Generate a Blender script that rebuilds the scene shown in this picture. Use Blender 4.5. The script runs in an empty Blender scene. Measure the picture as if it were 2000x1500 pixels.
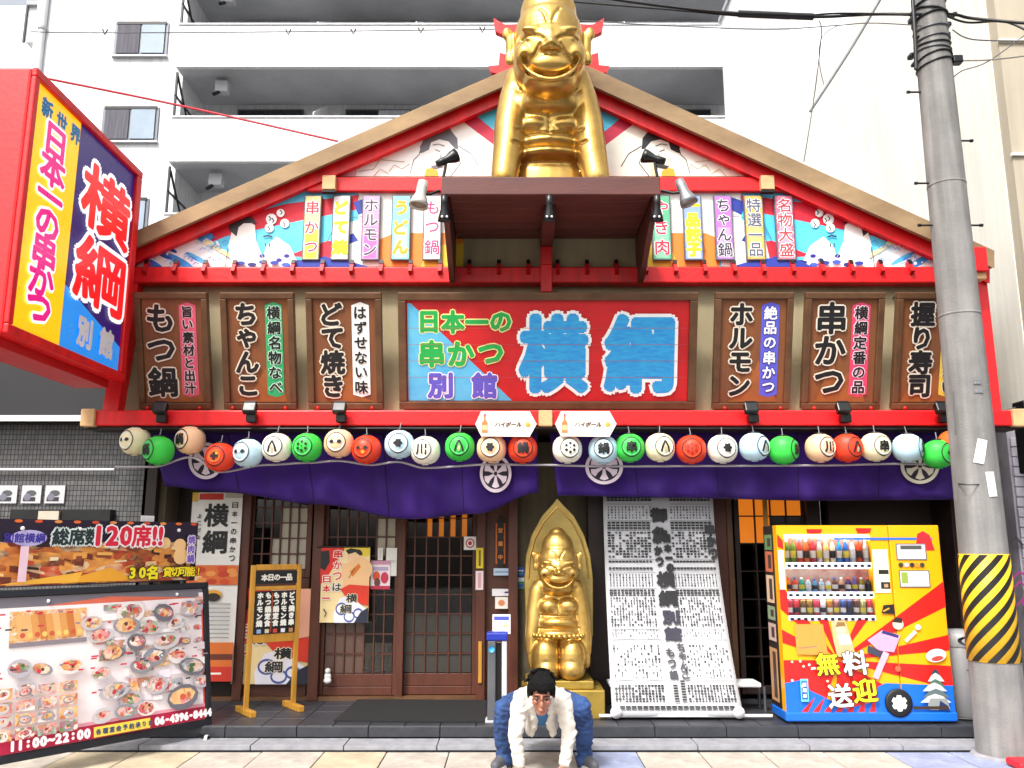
import bpy, bmesh, math, random
from mathutils import Vector, Matrix, noise
from mathutils.geometry import tessellate_polygon
import numpy as np
R = math.radians
random.seed(7)
SC = bpy.context.scene
COL = SC.collection
# ---------------------------------------------------------------- camera
CAMH, FPX, TH = 1.65, 1650.0, R(10.64)
cd = bpy.data.cameras.new('camera'); cam = bpy.data.objects.new('camera', cd); COL.objects.link(cam)
cam.location = (0, 0, CAMH); cam.rotation_euler = (R(90)+TH, 0, 0)
cd.sensor_width = 36; cd.sensor_fit = 'HORIZONTAL'; cd.lens = 36*FPX/2000.0
cd.clip_start = .05; cd.clip_end = 2000
SC.camera = cam
# ---------------------------------------------------------------- light
SUN_EL, SUN_AZ = 52, -150     # degrees; the sun stands behind and left of the camera
w = bpy.data.worlds.new('World'); SC.world = w; w.use_nodes = True
nt = w.node_tree; nt.nodes.clear()
sky = nt.nodes.new('ShaderNodeTexSky'); sky.sky_type = 'NISHITA'; sky.sun_disc = False
sky.sun_elevation = R(SUN_EL); sky.sun_rotation = R(SUN_AZ); sky.dust_density = 6; sky.air_density = 1.2; sky.ozone_density = 1
hs = nt.nodes.new('ShaderNodeHueSaturation'); hs.inputs['Saturation'].default_value = .28
bg = nt.nodes.new('ShaderNodeBackground'); bg.inputs[1].default_value = .11
wo = nt.nodes.new('ShaderNodeOutputWorld')
nt.links.new(sky.outputs[0], hs.inputs['Color']); nt.links.new(hs.outputs[0], bg.inputs[0]); nt.links.new(bg.outputs[0], wo.inputs[0])
ld = bpy.data.lights.new('sun', 'SUN'); ld.energy = 1.5; ld.angle = R(10); ld.color = (1, .96, .9)
lo = bpy.data.objects.new('sun', ld); COL.objects.link(lo)
_e, _a = R(SUN_EL), R(SUN_AZ)
sdir = Vector((math.sin(_a)*math.cos(_e), math.cos(_a)*math.cos(_e), math.sin(_e)))
lo.rotation_euler = (-sdir).to_track_quat('-Z', 'Y').to_euler(); lo.location = (-5, -5, 20)
SC.view_settings.view_transform = 'Standard'; SC.view_settings.look = 'None'
SC.view_settings.exposure = 1.32; SC.view_settings.gamma = 1
SC.render.engine = 'CYCLES'
# ---------------------------------------------------------------- helpers
def P(x, y, Y):
    """a point of the photograph, put on the upright plane at depth Y"""
    dx = (x-1000)/FPX; dy = (750-y)/FPX
    d = (dx, math.cos(TH)-dy*math.sin(TH), math.sin(TH)+dy*math.cos(TH))
    t = Y/d[1]
    return (d[0]*t, Y, CAMH+d[2]*t)
def PG(x, y, z=0.0):
    dx = (x-1000)/FPX; dy = (750-y)/FPX
    d = (dx, math.cos(TH)-dy*math.sin(TH), math.sin(TH)+dy*math.cos(TH))
    t = (z-CAMH)/d[2]
    return (d[0]*t, d[1]*t, z)
def px(x, Y, y=900): return P(x, y, Y)[0]
def pz(y, Y): return P(1000, y, Y)[2]

_M = {}
def lin(c):
    if isinstance(c, str):
        c = [int(c[i:i+2], 16)/255 for i in (0, 2, 4)]
        return tuple((v/12.92 if v <= .04045 else ((v+.055)/1.055)**2.4) for v in c)
    return tuple(c)
def mat(name, c, rough=.6, metal=0, var=.12, scale=6, bump=0, bscale=40, spec=.5, emit=None, es=1, alpha=1, stretch=None, c2=None, streak=0):
    if name in _M: return _M[name]
    m = bpy.data.materials.new(name); m.use_nodes = True
    n = m.node_tree.nodes; L = m.node_tree.links; b = n['Principled BSDF']
    c = lin(c)
    b.inputs['Roughness'].default_value = rough; b.inputs['Metallic'].default_value = metal
    b.inputs['Specular IOR Level'].default_value = spec
    b.inputs['Base Color'].default_value = (*c, 1)
    tc = n.new('ShaderNodeTexCoord'); mp = n.new('ShaderNodeMapping'); L.new(tc.outputs['Object'], mp.inputs[0])
    if stretch: mp.inputs['Scale'].default_value = stretch
    if var or c2:
        no = n.new('ShaderNodeTexNoise'); no.inputs['Scale'].default_value = scale; no.inputs['Detail'].default_value = 5
        no.inputs['Roughness'].default_value = .65
        L.new(mp.outputs[0], no.inputs['Vector'])
        rp = n.new('ShaderNodeValToRGB'); rp.color_ramp.elements[0].position = .3; rp.color_ramp.elements[1].position = .7
        a = c2 and lin(c2) or tuple(v*(1-var) for v in c)
        rp.color_ramp.elements[0].color = (*a, 1)
        rp.color_ramp.elements[1].color = (*(c if c2 else tuple(min(1, v*(1+var*.6)) for v in c)), 1)
        L.new(no.outputs['Fac'], rp.inputs[0])
        out = rp.outputs[0]
        if streak:
            mp2 = n.new('ShaderNodeMapping'); mp2.inputs['Scale'].default_value = (9, 9, .5); L.new(tc.outputs['Object'], mp2.inputs[0])
            n2 = n.new('ShaderNodeTexNoise'); n2.inputs['Scale'].default_value = 1.3; n2.inputs['Detail'].default_value = 6
            L.new(mp2.outputs[0], n2.inputs['Vector'])
            r2 = n.new('ShaderNodeValToRGB'); r2.color_ramp.elements[0].position = .35; r2.color_ramp.elements[1].position = .65
            r2.color_ramp.elements[0].color = (1-streak,)*3+(1,); r2.color_ramp.elements[1].color = (1, 1, 1, 1)
            L.new(n2.outputs['Fac'], r2.inputs[0])
            mx = n.new('ShaderNodeMix'); mx.data_type = 'RGBA'; mx.blend_type = 'MULTIPLY'; mx.inputs[0].default_value = 1
            L.new(out, mx.inputs[6]); L.new(r2.outputs[0], mx.inputs[7]); out = mx.outputs[2]
        L.new(out, b.inputs['Base Color'])
        rr = n.new('ShaderNodeMapRange'); rr.inputs[3].default_value = max(.03, rough-.12); rr.inputs[4].default_value = min(1, rough+.12)
        L.new(no.outputs['Fac'], rr.inputs[0]); L.new(rr.outputs[0], b.inputs['Roughness'])
    if bump:
        nb = n.new('ShaderNodeTexNoise'); nb.inputs['Scale'].default_value = bscale; nb.inputs['Detail'].default_value = 4
        L.new(mp.outputs[0], nb.inputs['Vector'])
        bp = n.new('ShaderNodeBump'); bp.inputs['Strength'].default_value = bump; bp.inputs['Distance'].default_value = .01
        L.new(nb.outputs['Fac'], bp.inputs['Height']); L.new(bp.outputs[0], b.inputs['Normal'])
    if emit:
        b.inputs['Emission Color'].default_value = (*lin(emit), 1); b.inputs['Emission Strength'].default_value = es
    _M[name] = m; return m
def photo(name, cols, scale=20, rough=.5, stretch=None):
    """a printed photograph of food or a room: soft patches in the given colours"""
    if name in _M: return _M[name]
    m = bpy.data.materials.new(name); m.use_nodes = True; n = m.node_tree.nodes; L = m.node_tree.links; b = n['Principled BSDF']
    tc = n.new('ShaderNodeTexCoord'); mp = n.new('ShaderNodeMapping'); mp.inputs['Scale'].default_value = stretch or (1, 1, 1); L.new(tc.outputs['Object'], mp.inputs[0])
    v = n.new('ShaderNodeTexVoronoi'); v.inputs['Scale'].default_value = scale; no = n.new('ShaderNodeTexNoise'); no.inputs['Scale'].default_value = scale*.8; no.inputs['Detail'].default_value = 6
    ad = n.new('ShaderNodeMixRGB'); ad.inputs[0].default_value = .12; L.new(mp.outputs[0], no.inputs['Vector']); L.new(mp.outputs[0], ad.inputs[1]); L.new(no.outputs['Color'], ad.inputs[2]); L.new(ad.outputs[0], v.inputs['Vector'])
    sp = n.new('ShaderNodeSeparateColor'); L.new(v.outputs['Color'], sp.inputs[0]); mx = n.new('ShaderNodeMath'); mx.operation = 'MULTIPLY_ADD'; mx.inputs[1].default_value = .75; L.new(sp.outputs[0], mx.inputs[0])
    m2 = n.new('ShaderNodeMath'); m2.operation = 'MULTIPLY'; m2.inputs[1].default_value = .35; L.new(no.outputs['Fac'], m2.inputs[0]); L.new(m2.outputs[0], mx.inputs[2])
    rp = n.new('ShaderNodeValToRGB'); el = rp.color_ramp.elements; k = len(cols)
    for i, c in enumerate(cols):
        e = el[i] if i < 2 else el.new(.1+.85*i/(k-1)); e.position = .1+.85*i/(k-1); e.color = (*lin(c), 1)
    L.new(mx.outputs[0], rp.inputs[0]); L.new(rp.outputs[0], b.inputs['Base Color']); b.inputs['Roughness'].default_value = rough
    _M[name] = m; return m
def flat(hexc, rough=.55):
    """printed ink"""
    return mat('ink_'+hexc, hexc, rough, var=.05, scale=9)
def glass(name, tint=(.9, .93, .95), refl=.12, rough=.02):
    if name in _M: return _M[name]
    m = bpy.data.materials.new(name); m.use_nodes = True; n = m.node_tree.nodes; L = m.node_tree.links; n.clear()
    t = n.new('ShaderNodeBsdfTransparent'); t.inputs[0].default_value = (*tint, 1)
    g = n.new('ShaderNodeBsdfGlossy'); g.inputs['Roughness'].default_value = rough
    lw = n.new('ShaderNodeFresnel'); lw.inputs[0].default_value = 1.5
    ad = n.new('ShaderNodeMath'); ad.operation = 'ADD'; ad.inputs[1].default_value = refl; L.new(lw.outputs[0], ad.inputs[0])
    mx = n.new('ShaderNodeMixShader'); L.new(ad.outputs[0], mx.inputs[0]); L.new(t.outputs[0], mx.inputs[1]); L.new(g.outputs[0], mx.inputs[2])
    o = n.new('ShaderNodeOutputMaterial'); L.new(mx.outputs[0], o.inputs[0]); _M[name] = m; return m

def tag(o, label=None, cat=None, group=None, kind=None):
    if label: o['label'] = label
    if cat: o['category'] = cat
    if group: o['group'] = group
    if kind: o['kind'] = kind
    return o
def empty(name, loc, label=None, cat=None, group=None, rz=0, parent=None):
    o = bpy.data.objects.new(name, None); COL.objects.link(o); o.location = loc; o.rotation_euler.z = rz
    o.empty_display_size = .1
    if parent is not None: attach(o, parent)
    return tag(o, label, cat, group)
def mw(o):
    m = Matrix.LocRotScale(o.location, o.rotation_euler, o.scale)
    return (mw(o.parent) @ o.matrix_parent_inverse @ m) if o.parent else m
def attach(o, p):
    """parent, keeping the world place"""
    o.parent = p; o.matrix_parent_inverse = mw(p).inverted()
def link(name, me, parent=None):
    o = bpy.data.objects.new(name, me); COL.objects.link(o)
    if parent is not None: attach(o, parent)
    return o
def copy_tree(o, parent=None):
    c = o.copy(); COL.objects.link(c)
    if parent is not None:
        c.parent = parent; c.matrix_parent_inverse = o.matrix_parent_inverse.copy()
    for ch in list(o.children): copy_tree(ch, c)
    return c

class MB:
    def __init__(s): s.v = []; s.f = []; s.m = []; s.mats = []; s.sm = []
    def mi(s, m):
        if m not in s.mats: s.mats.append(m)
        return s.mats.index(m)
    def add(s, vs, fs, m, smooth=False):
        k = len(s.v); s.v += [tuple(v) for v in vs]; i = s.mi(m)
        for f in fs: s.f.append(tuple(k+a for a in f)); s.m.append(i); s.sm.append(smooth)
        return s
    def box(s, a, b, m, mtx=None):
        x0, y0, z0 = a; x1, y1, z1 = b
        vs = [(x, y, z) for z in (z0, z1) for y in (y0, y1) for x in (x0, x1)]
        if mtx is not None: vs = [mtx @ Vector(v) for v in vs]
        return s.add(vs, [(0, 2, 3, 1), (4, 5, 7, 6), (0, 1, 5, 4), (2, 6, 7, 3), (0, 4, 6, 2), (1, 3, 7, 5)], m)
    def cb(s, c, d, m, mtx=None):
        return s.box([c[i]-d[i]/2 for i in range(3)], [c[i]+d[i]/2 for i in range(3)], m, mtx)
    def bb(s, a, b, m, r=.008):
        """box with bevelled edges (chamfer on the edges)"""
        bm = bmesh.new(); bmesh.ops.create_cube(bm, size=1)
        for v in bm.verts: v.co = Vector([(a[i]+b[i])/2+v.co[i]*(b[i]-a[i]) for i in range(3)])
        bmesh.ops.bevel(bm, geom=bm.edges[:], offset=min(r, .45*min(abs(b[i]-a[i]) for i in range(3))), segments=2, affect='EDGES', profile=.5)
        bm.verts.index_update()
        s.add([v.co[:] for v in bm.verts], [[v.index for v in f.verts] for f in bm.faces], m); bm.free(); return s
    def tube(s, p, q, r0, m, r1=None, n=12, cap=True):
        r1 = r0 if r1 is None else r1
        p = Vector(p); q = Vector(q); d = (q-p).normalized(); u = d.orthogonal().normalized(); w_ = d.cross(u)
        vs = [c+(u*math.cos(2*math.pi*i/n)+w_*math.sin(2*math.pi*i/n))*r for c, r in ((p, r0), (q, r1)) for i in range(n)]
        s.add(vs, [(i, (i+1) % n, n+(i+1) % n, n+i) for i in range(n)], m, True)
        if cap: s.add(vs, [tuple(range(n))[::-1], tuple(range(n, 2*n))], m)
        return s
    def path(s, pts, r, m, n=8):
        pts = [Vector(p) for p in pts]; vs = []
        for i, p in enumerate(pts):
            d = (pts[min(i+1, len(pts)-1)]-pts[max(i-1, 0)]).normalized()
            u = d.cross(Vector((.13, .07, 1))).normalized() if abs(d.z) < .95 else d.cross(Vector((0, 1, 0))).normalized()
            w_ = d.cross(u); rr = r[i] if isinstance(r, (list, tuple)) else r
            vs += [p+(u*math.cos(2*math.pi*k/n)+w_*math.sin(2*math.pi*k/n))*rr for k in range(n)]
        fs = [(i*n+k, i*n+(k+1) % n, (i+1)*n+(k+1) % n, (i+1)*n+k) for i in range(len(pts)-1) for k in range(n)]
        s.add(vs, fs, m, True); s.add(vs[:n], [tuple(range(n))], m); s.add(vs[-n:], [tuple(range(n))], m); return s
    def lathe(s, c, prof, m, n=20, mtx=None):
        vs = [(r*math.cos(2*math.pi*i/n), r*math.sin(2*math.pi*i/n), z) for r, z in prof for i in range(n)]
        M = Matrix.Translation(Vector(c)) @ (mtx or Matrix())
        vs = [M @ Vector(v) for v in vs]
        s.add(vs, [(j*n+i, j*n+(i+1) % n, (j+1)*n+(i+1) % n, (j+1)*n+i) for j in range(len(prof)-1) for i in range(n)], m, True); return s
    def ball(s, c, r, m, n=12, mtx=None):
        r = (r, r, r) if isinstance(r, (int, float)) else r
        prof = [(max(1e-4, math.sin(math.pi*j/n)), -math.cos(math.pi*j/n)) for j in range(n+1)]
        M = (mtx or Matrix()) @ Matrix.Diagonal((*r, 1))
        return s.lathe(c, prof, m, n*2, M)
    def prism(s, pts, y0, y1, m):
        """outline in X,Z extruded from y0 to y1"""
        n = len(pts); t = tessellate_polygon([[Vector((a, b, 0)) for a, b in pts]])
        vs = [(a, y0, b) for a, b in pts]+[(a, y1, b) for a, b in pts]
        fs = [tuple(q) for q in t]+[tuple(n+k for k in q) for q in t]+[(i, (i+1) % n, n+(i+1) % n, n+i) for i in range(n)]
        return s.add(vs, fs, m)
    def build(s, name, parent=None, label=None, cat=None, group=None, kind=None, mtx=None, bevel=0):
        me = bpy.data.meshes.new(name); me.from_pydata(s.v, [], s.f)
        for m in s.mats: me.materials.append(m)
        me.polygons.foreach_set('material_index', s.m); me.polygons.foreach_set('use_smooth', s.sm); me.update()
        o = link(name, me, None)
        if mtx is not None: o.matrix_world = mtx
        if parent is not None: attach(o, parent)
        if bevel:
            md = o.modifiers.new('bevel', 'BEVEL'); md.width = bevel; md.segments = 2; md.limit_method = 'ANGLE'
        return tag(o, label, cat, group, kind)

_G = {}
def glyph(ch):
    if ch in _G: return _G[ch]
    cu = bpy.data.curves.new('g', 'FONT'); cu.body = ch; cu.size = 1; cu.resolution_u = 2
    o = bpy.data.objects.new('g', cu); COL.objects.link(o)
    bpy.context.view_layer.update()
    me = bpy.data.meshes.new_from_object(o.evaluated_get(bpy.context.evaluated_depsgraph_get()))
    vs = [(v.co.x, v.co.y) for v in me.vertices]; fs = [tuple(p.vertices) for p in me.polygons]
    bpy.data.objects.remove(o); bpy.data.curves.remove(cu); bpy.data.meshes.remove(me)
    if vs:
        xs = [a for a, b in vs]; ys = [b for a, b in vs]; cx = (min(xs)+max(xs))/2; cy = (min(ys)+max(ys))/2
        w_, h_ = max(xs)-min(xs), max(ys)-min(ys)
        vs = [(a-cx, b-cy) for a, b in vs]
    else: w_ = h_ = 0
    _G[ch] = (vs, fs, w_, h_); return _G[ch]
def clip(poly, conv):
    out = list(poly)
    ar = sum(conv[i][0]*conv[(i+1) % len(conv)][1]-conv[(i+1) % len(conv)][0]*conv[i][1] for i in range(len(conv)))
    sg = 1 if ar > 0 else -1
    for i in range(len(conv)):
        a, b = conv[i], conv[(i+1) % len(conv)]; inp = out; out = []
        if not inp: break
        side = lambda p: sg*((b[0]-a[0])*(p[1]-a[1])-(b[1]-a[1])*(p[0]-a[0]))
        for j in range(len(inp)):
            p, q = inp[j-1], inp[j]; sp, sq = side(p), side(q)
            if (sp >= 0) != (sq >= 0):
                t = sp/(sp-sq); out.append((p[0]+t*(q[0]-p[0]), p[1]+t*(q[1]-p[1])))
            if sq >= 0: out.append(q)
    return out
class Print(MB):
    """flat print: coloured shapes laid on a surface; fn(u, v, h) gives the point h above it"""
    def __init__(s, fn, down=False, h0=.001, dh=.0006, cl=None):
        super().__init__(); s.fn = fn; s.sg = -1 if down else 1; s.h = h0; s.dh = dh; s.cl = cl; s.by = 1
    def poly(s, pts, m, keep=False):
        if isinstance(m, str): m = flat(m)
        if not keep: s.h += s.dh
        if s.cl: pts = clip(pts, s.cl)
        if len(pts) < 3: return s
        t = tessellate_polygon([[Vector((a, b, 0)) for a, b in pts]])
        s.add([s.fn(a, b, s.h) for a, b in pts], [tuple(q) for q in t], m); return s
    def rect(s, x0, y0, x1, y1, m, keep=False): return s.poly([(x0, y0), (x1, y0), (x1, y1), (x0, y1)], m, keep)
    def grid(s, x0, y0, x1, y1, nx, ny, m):
        if isinstance(m, str): m = flat(m)
        s.h += s.dh
        vs = [s.fn(x0+(x1-x0)*i/nx, y0+(y1-y0)*j/ny, s.h) for j in range(ny+1) for i in range(nx+1)]
        s.add(vs, [(j*(nx+1)+i, j*(nx+1)+i+1, (j+1)*(nx+1)+i+1, (j+1)*(nx+1)+i) for j in range(ny) for i in range(nx)], m); return s
    def disc(s, cx, cy, r, m, n=20, ry=None, keep=False, rot=0, a0=0, a1=360):
        ry = r if ry is None else ry; c_, s_ = math.cos(rot), math.sin(rot); pts = []
        for i in range(n if a1-a0 == 360 else n+1):
            a = R(a0+(a1-a0)*i/n); x = r*math.cos(a); y = ry*math.sin(a); pts.append((cx+x*c_-y*s_, cy+x*s_+y*c_))
        return s.poly(pts, m, keep)
    def ring(s, cx, cy, r, w_, m, n=24, ry=None):
        if isinstance(m, str): m = flat(m)
        s.h += s.dh; ry = r if ry is None else ry
        vs = [s.fn(cx+(r-k*w_)*math.cos(2*math.pi*i/n), cy+(ry-k*w_)*math.sin(2*math.pi*i/n), s.h) for k in (0, 1) for i in range(n)]
        s.add(vs, [(i, (i+1) % n, n+(i+1) % n, n+i) for i in range(n)], m); return s
    def line(s, pts, w_, m, taper=False):
        if isinstance(m, str): m = flat(m)
        s.h += s.dh; vs = []; n = len(pts)
        for i, p in enumerate(pts):
            a, b = pts[max(i-1, 0)], pts[min(i+1, n-1)]; dx, dy = b[0]-a[0], b[1]-a[1]; l = math.hypot(dx, dy) or 1
            k = w_/2*((1-abs(2*i/(n-1)-1)**2)*.85+.15 if taper else 1)
            vs += [s.fn(p[0]-dy/l*k, p[1]+dx/l*k, s.h), s.fn(p[0]+dy/l*k, p[1]-dx/l*k, s.h)]
        s.add(vs, [(2*i, 2*i+1, 2*i+3, 2*i+2) for i in range(n-1)], m); return s
    def ch(s, c, cx, cy, sz, m, bold=0, n=8, sx=1, sy=None, fit=None, rot=0, shear=0):
        if isinstance(m, str): m = flat(m)
        vs, fs, w_, h_ = glyph(c)
        if not vs: return s
        kx = sz*sx; ky = sz*(sy or 1)
        if fit: kx = fit[0]/max(w_, .6); ky = fit[1]/max(h_, .6)
        cr, sr = math.cos(rot), math.sin(rot)
        s.h += s.dh
        for i in range(n+1 if bold else 1):
            dx, dy = (0, 0) if i == 0 else (bold*math.cos(2*math.pi*i/n), s.by*bold*math.sin(2*math.pi*i/n))
            hh = s.h+i*.00004; q = []
            for a, b in vs:
                a, b = a*kx+b*shear*ky, s.sg*b*ky
                q.append(s.fn(cx+a*cr-b*sr+dx, cy+a*sr+b*cr+dy, hh))
            s.add(q, fs, m)
        return s
    def txt(s, t, x, y, sz, layers, vert=True, step=None, **k):
        """layers: list of (material, bold); the first lies lowest. x, y: centre of the first glyph"""
        step = step or sz*1.02
        for m, bold in layers:
            for i, c in enumerate(t):
                if c == ' ': continue
                if vert: s.ch(c, x, y+(-s.sg)*step*i, sz, m, bold, **k)
                else: s.ch(c, x+step*i, y, sz, m, bold, **k)
        return s
def plane_fn(o, ux, uy):
    o = Vector(o); ux = Vector(ux).normalized(); uy = Vector(uy).normalized(); n = ux.cross(uy)
    return lambda u, v, h: tuple(o+ux*u+uy*v+n*h)
def px_fn(Y): return lambda x, y, h: P(x, y, Y-h)

_US = {}
def usphere(seg, ring):
    if (seg, ring) not in _US:
        v = [(0, 0, 1)]+[(math.sin(math.pi*j/ring)*math.cos(2*math.pi*i/seg), math.sin(math.pi*j/ring)*math.sin(2*math.pi*i/seg), math.cos(math.pi*j/ring)) for j in range(1, ring) for i in range(seg)]+[(0, 0, -1)]
        f = [(0, 1+i, 1+(i+1) % seg) for i in range(seg)]; n = len(v)-1
        for j in range(ring-2):
            a = 1+j*seg
            for i in range(seg): f += [(a+i, a+seg+i, a+seg+(i+1) % seg), (a+i, a+seg+(i+1) % seg, a+(i+1) % seg)]
        a = 1+(ring-2)*seg; f += [(a+i, n, a+(i+1) % seg) for i in range(seg)]
        _US[(seg, ring)] = (np.array(v, 'f'), np.array(f, 'i'))
    return _US[(seg, ring)]
class Soup:
    """overlapping balls, fused into one skin by a voxel remesh"""
    def __init__(s): s.v = []; s.f = []; s.n = 0
    def ell(s, c, r, rot=None, seg=20):
        v, f = usphere(seg, seg//2); q = v*np.array(r, 'f')
        if rot is not None: q = q@np.array(rot.to_3x3(), 'f').T
        s.v.append(q+np.array(tuple(c), 'f')); s.f.append(f+s.n); s.n += len(v)
    def chain(s, pts, n=18):
        for (p, r), (q, r2) in zip(pts, pts[1:]):
            p = Vector(p); q = Vector(q); d = (q-p).normalized(); u = d.orthogonal().normalized(); w_ = d.cross(u)
            v = [tuple(c+(u*math.cos(2*math.pi*i/n)+w_*math.sin(2*math.pi*i/n))*rr) for c, rr in ((p, r), (q, r2)) for i in range(n)]+[tuple(p), tuple(q)]
            f = []
            for i in range(n): j = (i+1) % n; f += [(i, j, n+j), (i, n+j, n+i), (2*n, j, i), (2*n+1, n+i, n+j)]
            s.v.append(np.array(v, 'f')); s.f.append(np.array(f, 'i')+s.n); s.n += len(v)
        for c, rr in pts: s.ell(c, (rr, rr, rr), None, 16)
    def skin(s, vox, smooth, fac=.5):
        v = np.concatenate(s.v); f = np.concatenate(s.f); me = bpy.data.meshes.new('tmp'); me.from_pydata(v.tolist(), [], f.tolist())
        o = bpy.data.objects.new('tmp', me); COL.objects.link(o)
        md = o.modifiers.new('r', 'REMESH'); md.mode = 'VOXEL'; md.voxel_size = vox
        ms = o.modifiers.new('s', 'SMOOTH'); ms.factor = fac; ms.iterations = smooth
        bpy.context.view_layer.update(); m2 = bpy.data.meshes.new_from_object(o.evaluated_get(bpy.context.evaluated_depsgraph_get()))
        bpy.data.objects.remove(o); bpy.data.meshes.remove(me); return m2
# ================================================================ materials
M = {}
M['asphalt'] = mat('asphalt', (.06, .06, .062), .9, scale=30, var=.3, bump=.4, bscale=200)
M['slate'] = mat('slate_tile', '34363c', .42, var=.35, scale=5, bump=.15, bscale=60)
M['grout'] = mat('grout', '15161a', .9)
M['kerb'] = mat('kerb_stone', '8f9096', .75, var=.3, scale=7, bump=.3, bscale=90)
M['pave_c'] = mat('paving_cream', 'b8afa4', .75, var=.34, streak=.15, scale=4, bump=.2, bscale=90)
M['pave_c2'] = mat('paving_pink', 'b8a89e', .75, var=.34, scale=4, bump=.2, bscale=90)
M['pave_y'] = mat('paving_yellow', 'b8aa90', .75, var=.34, scale=4, bump=.2, bscale=90)
M['pave_b'] = mat('paving_blue', '929bb8', .75, var=.34, streak=.15, scale=4, bump=.2, bscale=90)
M['white'] = mat('white_paint', (.74, .75, .77), .7, var=.10, scale=.8, streak=.18)
M['whiter'] = mat('white_trim', (.80, .80, .81), .6, var=.08, scale=1.5, streak=.14)
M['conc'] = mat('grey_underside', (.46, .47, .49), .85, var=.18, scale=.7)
M['darkwin'] = mat('window_glass', '232a30', .08, var=.3, scale=1.2, spec=.8)
M['curtainw'] = mat('net_curtain', 'c9ccd4', .9, var=.25, scale=3, stretch=(6, 1, .4))
M['alu'] = mat('aluminium', '6a6d72', .4, metal=.6)
M['black'] = mat('black_metal', '0c0d0f', .38, var=.3, spec=.5)
M['red'] = mat('red_paint', 'ee1018', .45, var=.18, scale=3.5, bump=.2, bscale=25, streak=.25)
M['redd'] = mat('red_side', 'c01016', .45, var=.1, scale=3)
M['tan'] = mat('weathered_timber', 'a68a66', .75, var=.3, scale=3, bump=.25, bscale=30, c2='7d6548', stretch=(.5, 1, 1))
M['capw'] = mat('pale_timber', 'd2a878', .7, var=.2, scale=8, bump=.1)
M['plaster'] = mat('beige_plaster', 'a09474', .9, var=.14, scale=1.2, bump=.3, bscale=70, streak=.12)
M['shadeplaster'] = mat('shaded_plaster', '5c5340', .9, var=.2, scale=3, bump=.3, bscale=60, streak=.25)  # darker, more streaked copy of the plaster; the eave shade is in its colour
M['wood'] = mat('brown_timber', '552a1a', .5, var=.3, scale=4, bump=.15, bscale=40, stretch=(3, 3, .4))
M['woodh'] = mat('brown_timber_h', '58301f', .5, var=.3, scale=4, bump=.15, bscale=40, stretch=(.4, 3, 3))
M['frame'] = mat('frame_timber', '5f4026', .5, var=.35, scale=5, bump=.2, bscale=40)
M['canopy'] = mat('canopy_timber', '5a2b25', .5, var=.3, scale=2.5, bump=.15, bscale=40, stretch=(.5, 3, 3))
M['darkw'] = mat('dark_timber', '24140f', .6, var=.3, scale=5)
M['pole'] = mat('utility_concrete', '8d8b88', .85, var=.22, scale=3, bump=.4, bscale=60, streak=.35)
M['gold'] = mat('gold_leaf', 'd9b468', .33, metal=.85, var=.12, scale=3, c2='b58c40', bump=.06, bscale=35, streak=.12)
M['glass'] = glass('pane_glass', refl=.0)
M['paper'] = mat('shoji_paper', 'b3ac9b', .8, var=.15, scale=5)
M['cream'] = mat('cream_render', (.88, .85, .76), .85, var=.1, scale=.7, bump=.15, streak=.12)
M['beige'] = mat('beige_render', (.48, .42, .32), .85, var=.1, scale=.8, streak=.12)
M['purple'] = mat('purple_cloth', '30066a', .85, var=.25, scale=2.2, bump=.1, bscale=200)
M['yellowp'] = mat('yellow_wood', 'b8842c', .5, var=.25, scale=5, stretch=(3, 3, .5))

# ================================================================ the ground
YP = 7.50         # front of the raised platform
g = MB(); g.box((-40, -15, -.5), (40, 60, -.012), M['asphalt']); g.build('ground', kind='structure')
pv = MB(); pv.box((-9, 2.5, -.2), (9, 7.21, -.008), M['grout']); pave = pv.build('pavement', kind='structure')
rnd = random.Random(3)
tilem = {}
def tile(name, m, w_, d, hgt=.03):
    k = (m.name, round(w_, 3), round(d, 3), name)
    if k not in tilem:
        b = MB(); b.bb((0, 0, -hgt), (w_, d, 0), m, .004); o = b.build(name); tilem[k] = o.data; bpy.data.objects.remove(o)
    return tilem[k]
TW = .5
for j in range(9):
    y0 = 7.21-(j+1)*TW
    for i in range(-13, 13):
        x0 = i*TW+(.08 if j % 2 else 0)
        if x0 > .35: m = M['pave_b'] if rnd.random() < .72 else M['pave_c']
        else: m = rnd.choice([M['pave_c'], M['pave_c'], M['pave_c2'], M['pave_y']])
        o = link('paving_tile', tile('paving_tile', m, TW-.008, TW-.008)); o.location = (x0, y0, rnd.uniform(-.002, .002)); attach(o, pave)
# kerb stones
kb = MB(); kb.box((-9, 7.21, -.2), (9, 7.49, .012), M['grout']); kerb = kb.build('kerb', kind='structure')
x = -6.0
while x < 6:
    L_ = rnd.choice([.9, .6, .75]); o = link('kerb_stone', tile('kerb_stone', M['kerb'], L_-.008, .262, .04)); o.location = (x, 7.215, .045+rnd.uniform(-.004, .004)); attach(o, kerb); x += L_
pf = MB(); pf.box((-6, YP, -.2), (6, 12, .11), M['grout']); plat = pf.build('platform_floor', kind='structure')
for j in range(5):
    for i in range(-20, 20):
        o = link('floor_tile', tile('floor_tile', M['slate'], .294, .294, .03)); o.location = (i*.3, YP+.003+j*.3, .14+rnd.uniform(-.001, .001)); attach(o, plat)
for i in range(-10, 10):
    o = link('riser_tile', tile('riser_tile', M['slate'], .594, .012, .085)); o.location = (i*.6, YP-.013, .136); attach(o, plat)
ZP = .14

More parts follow.
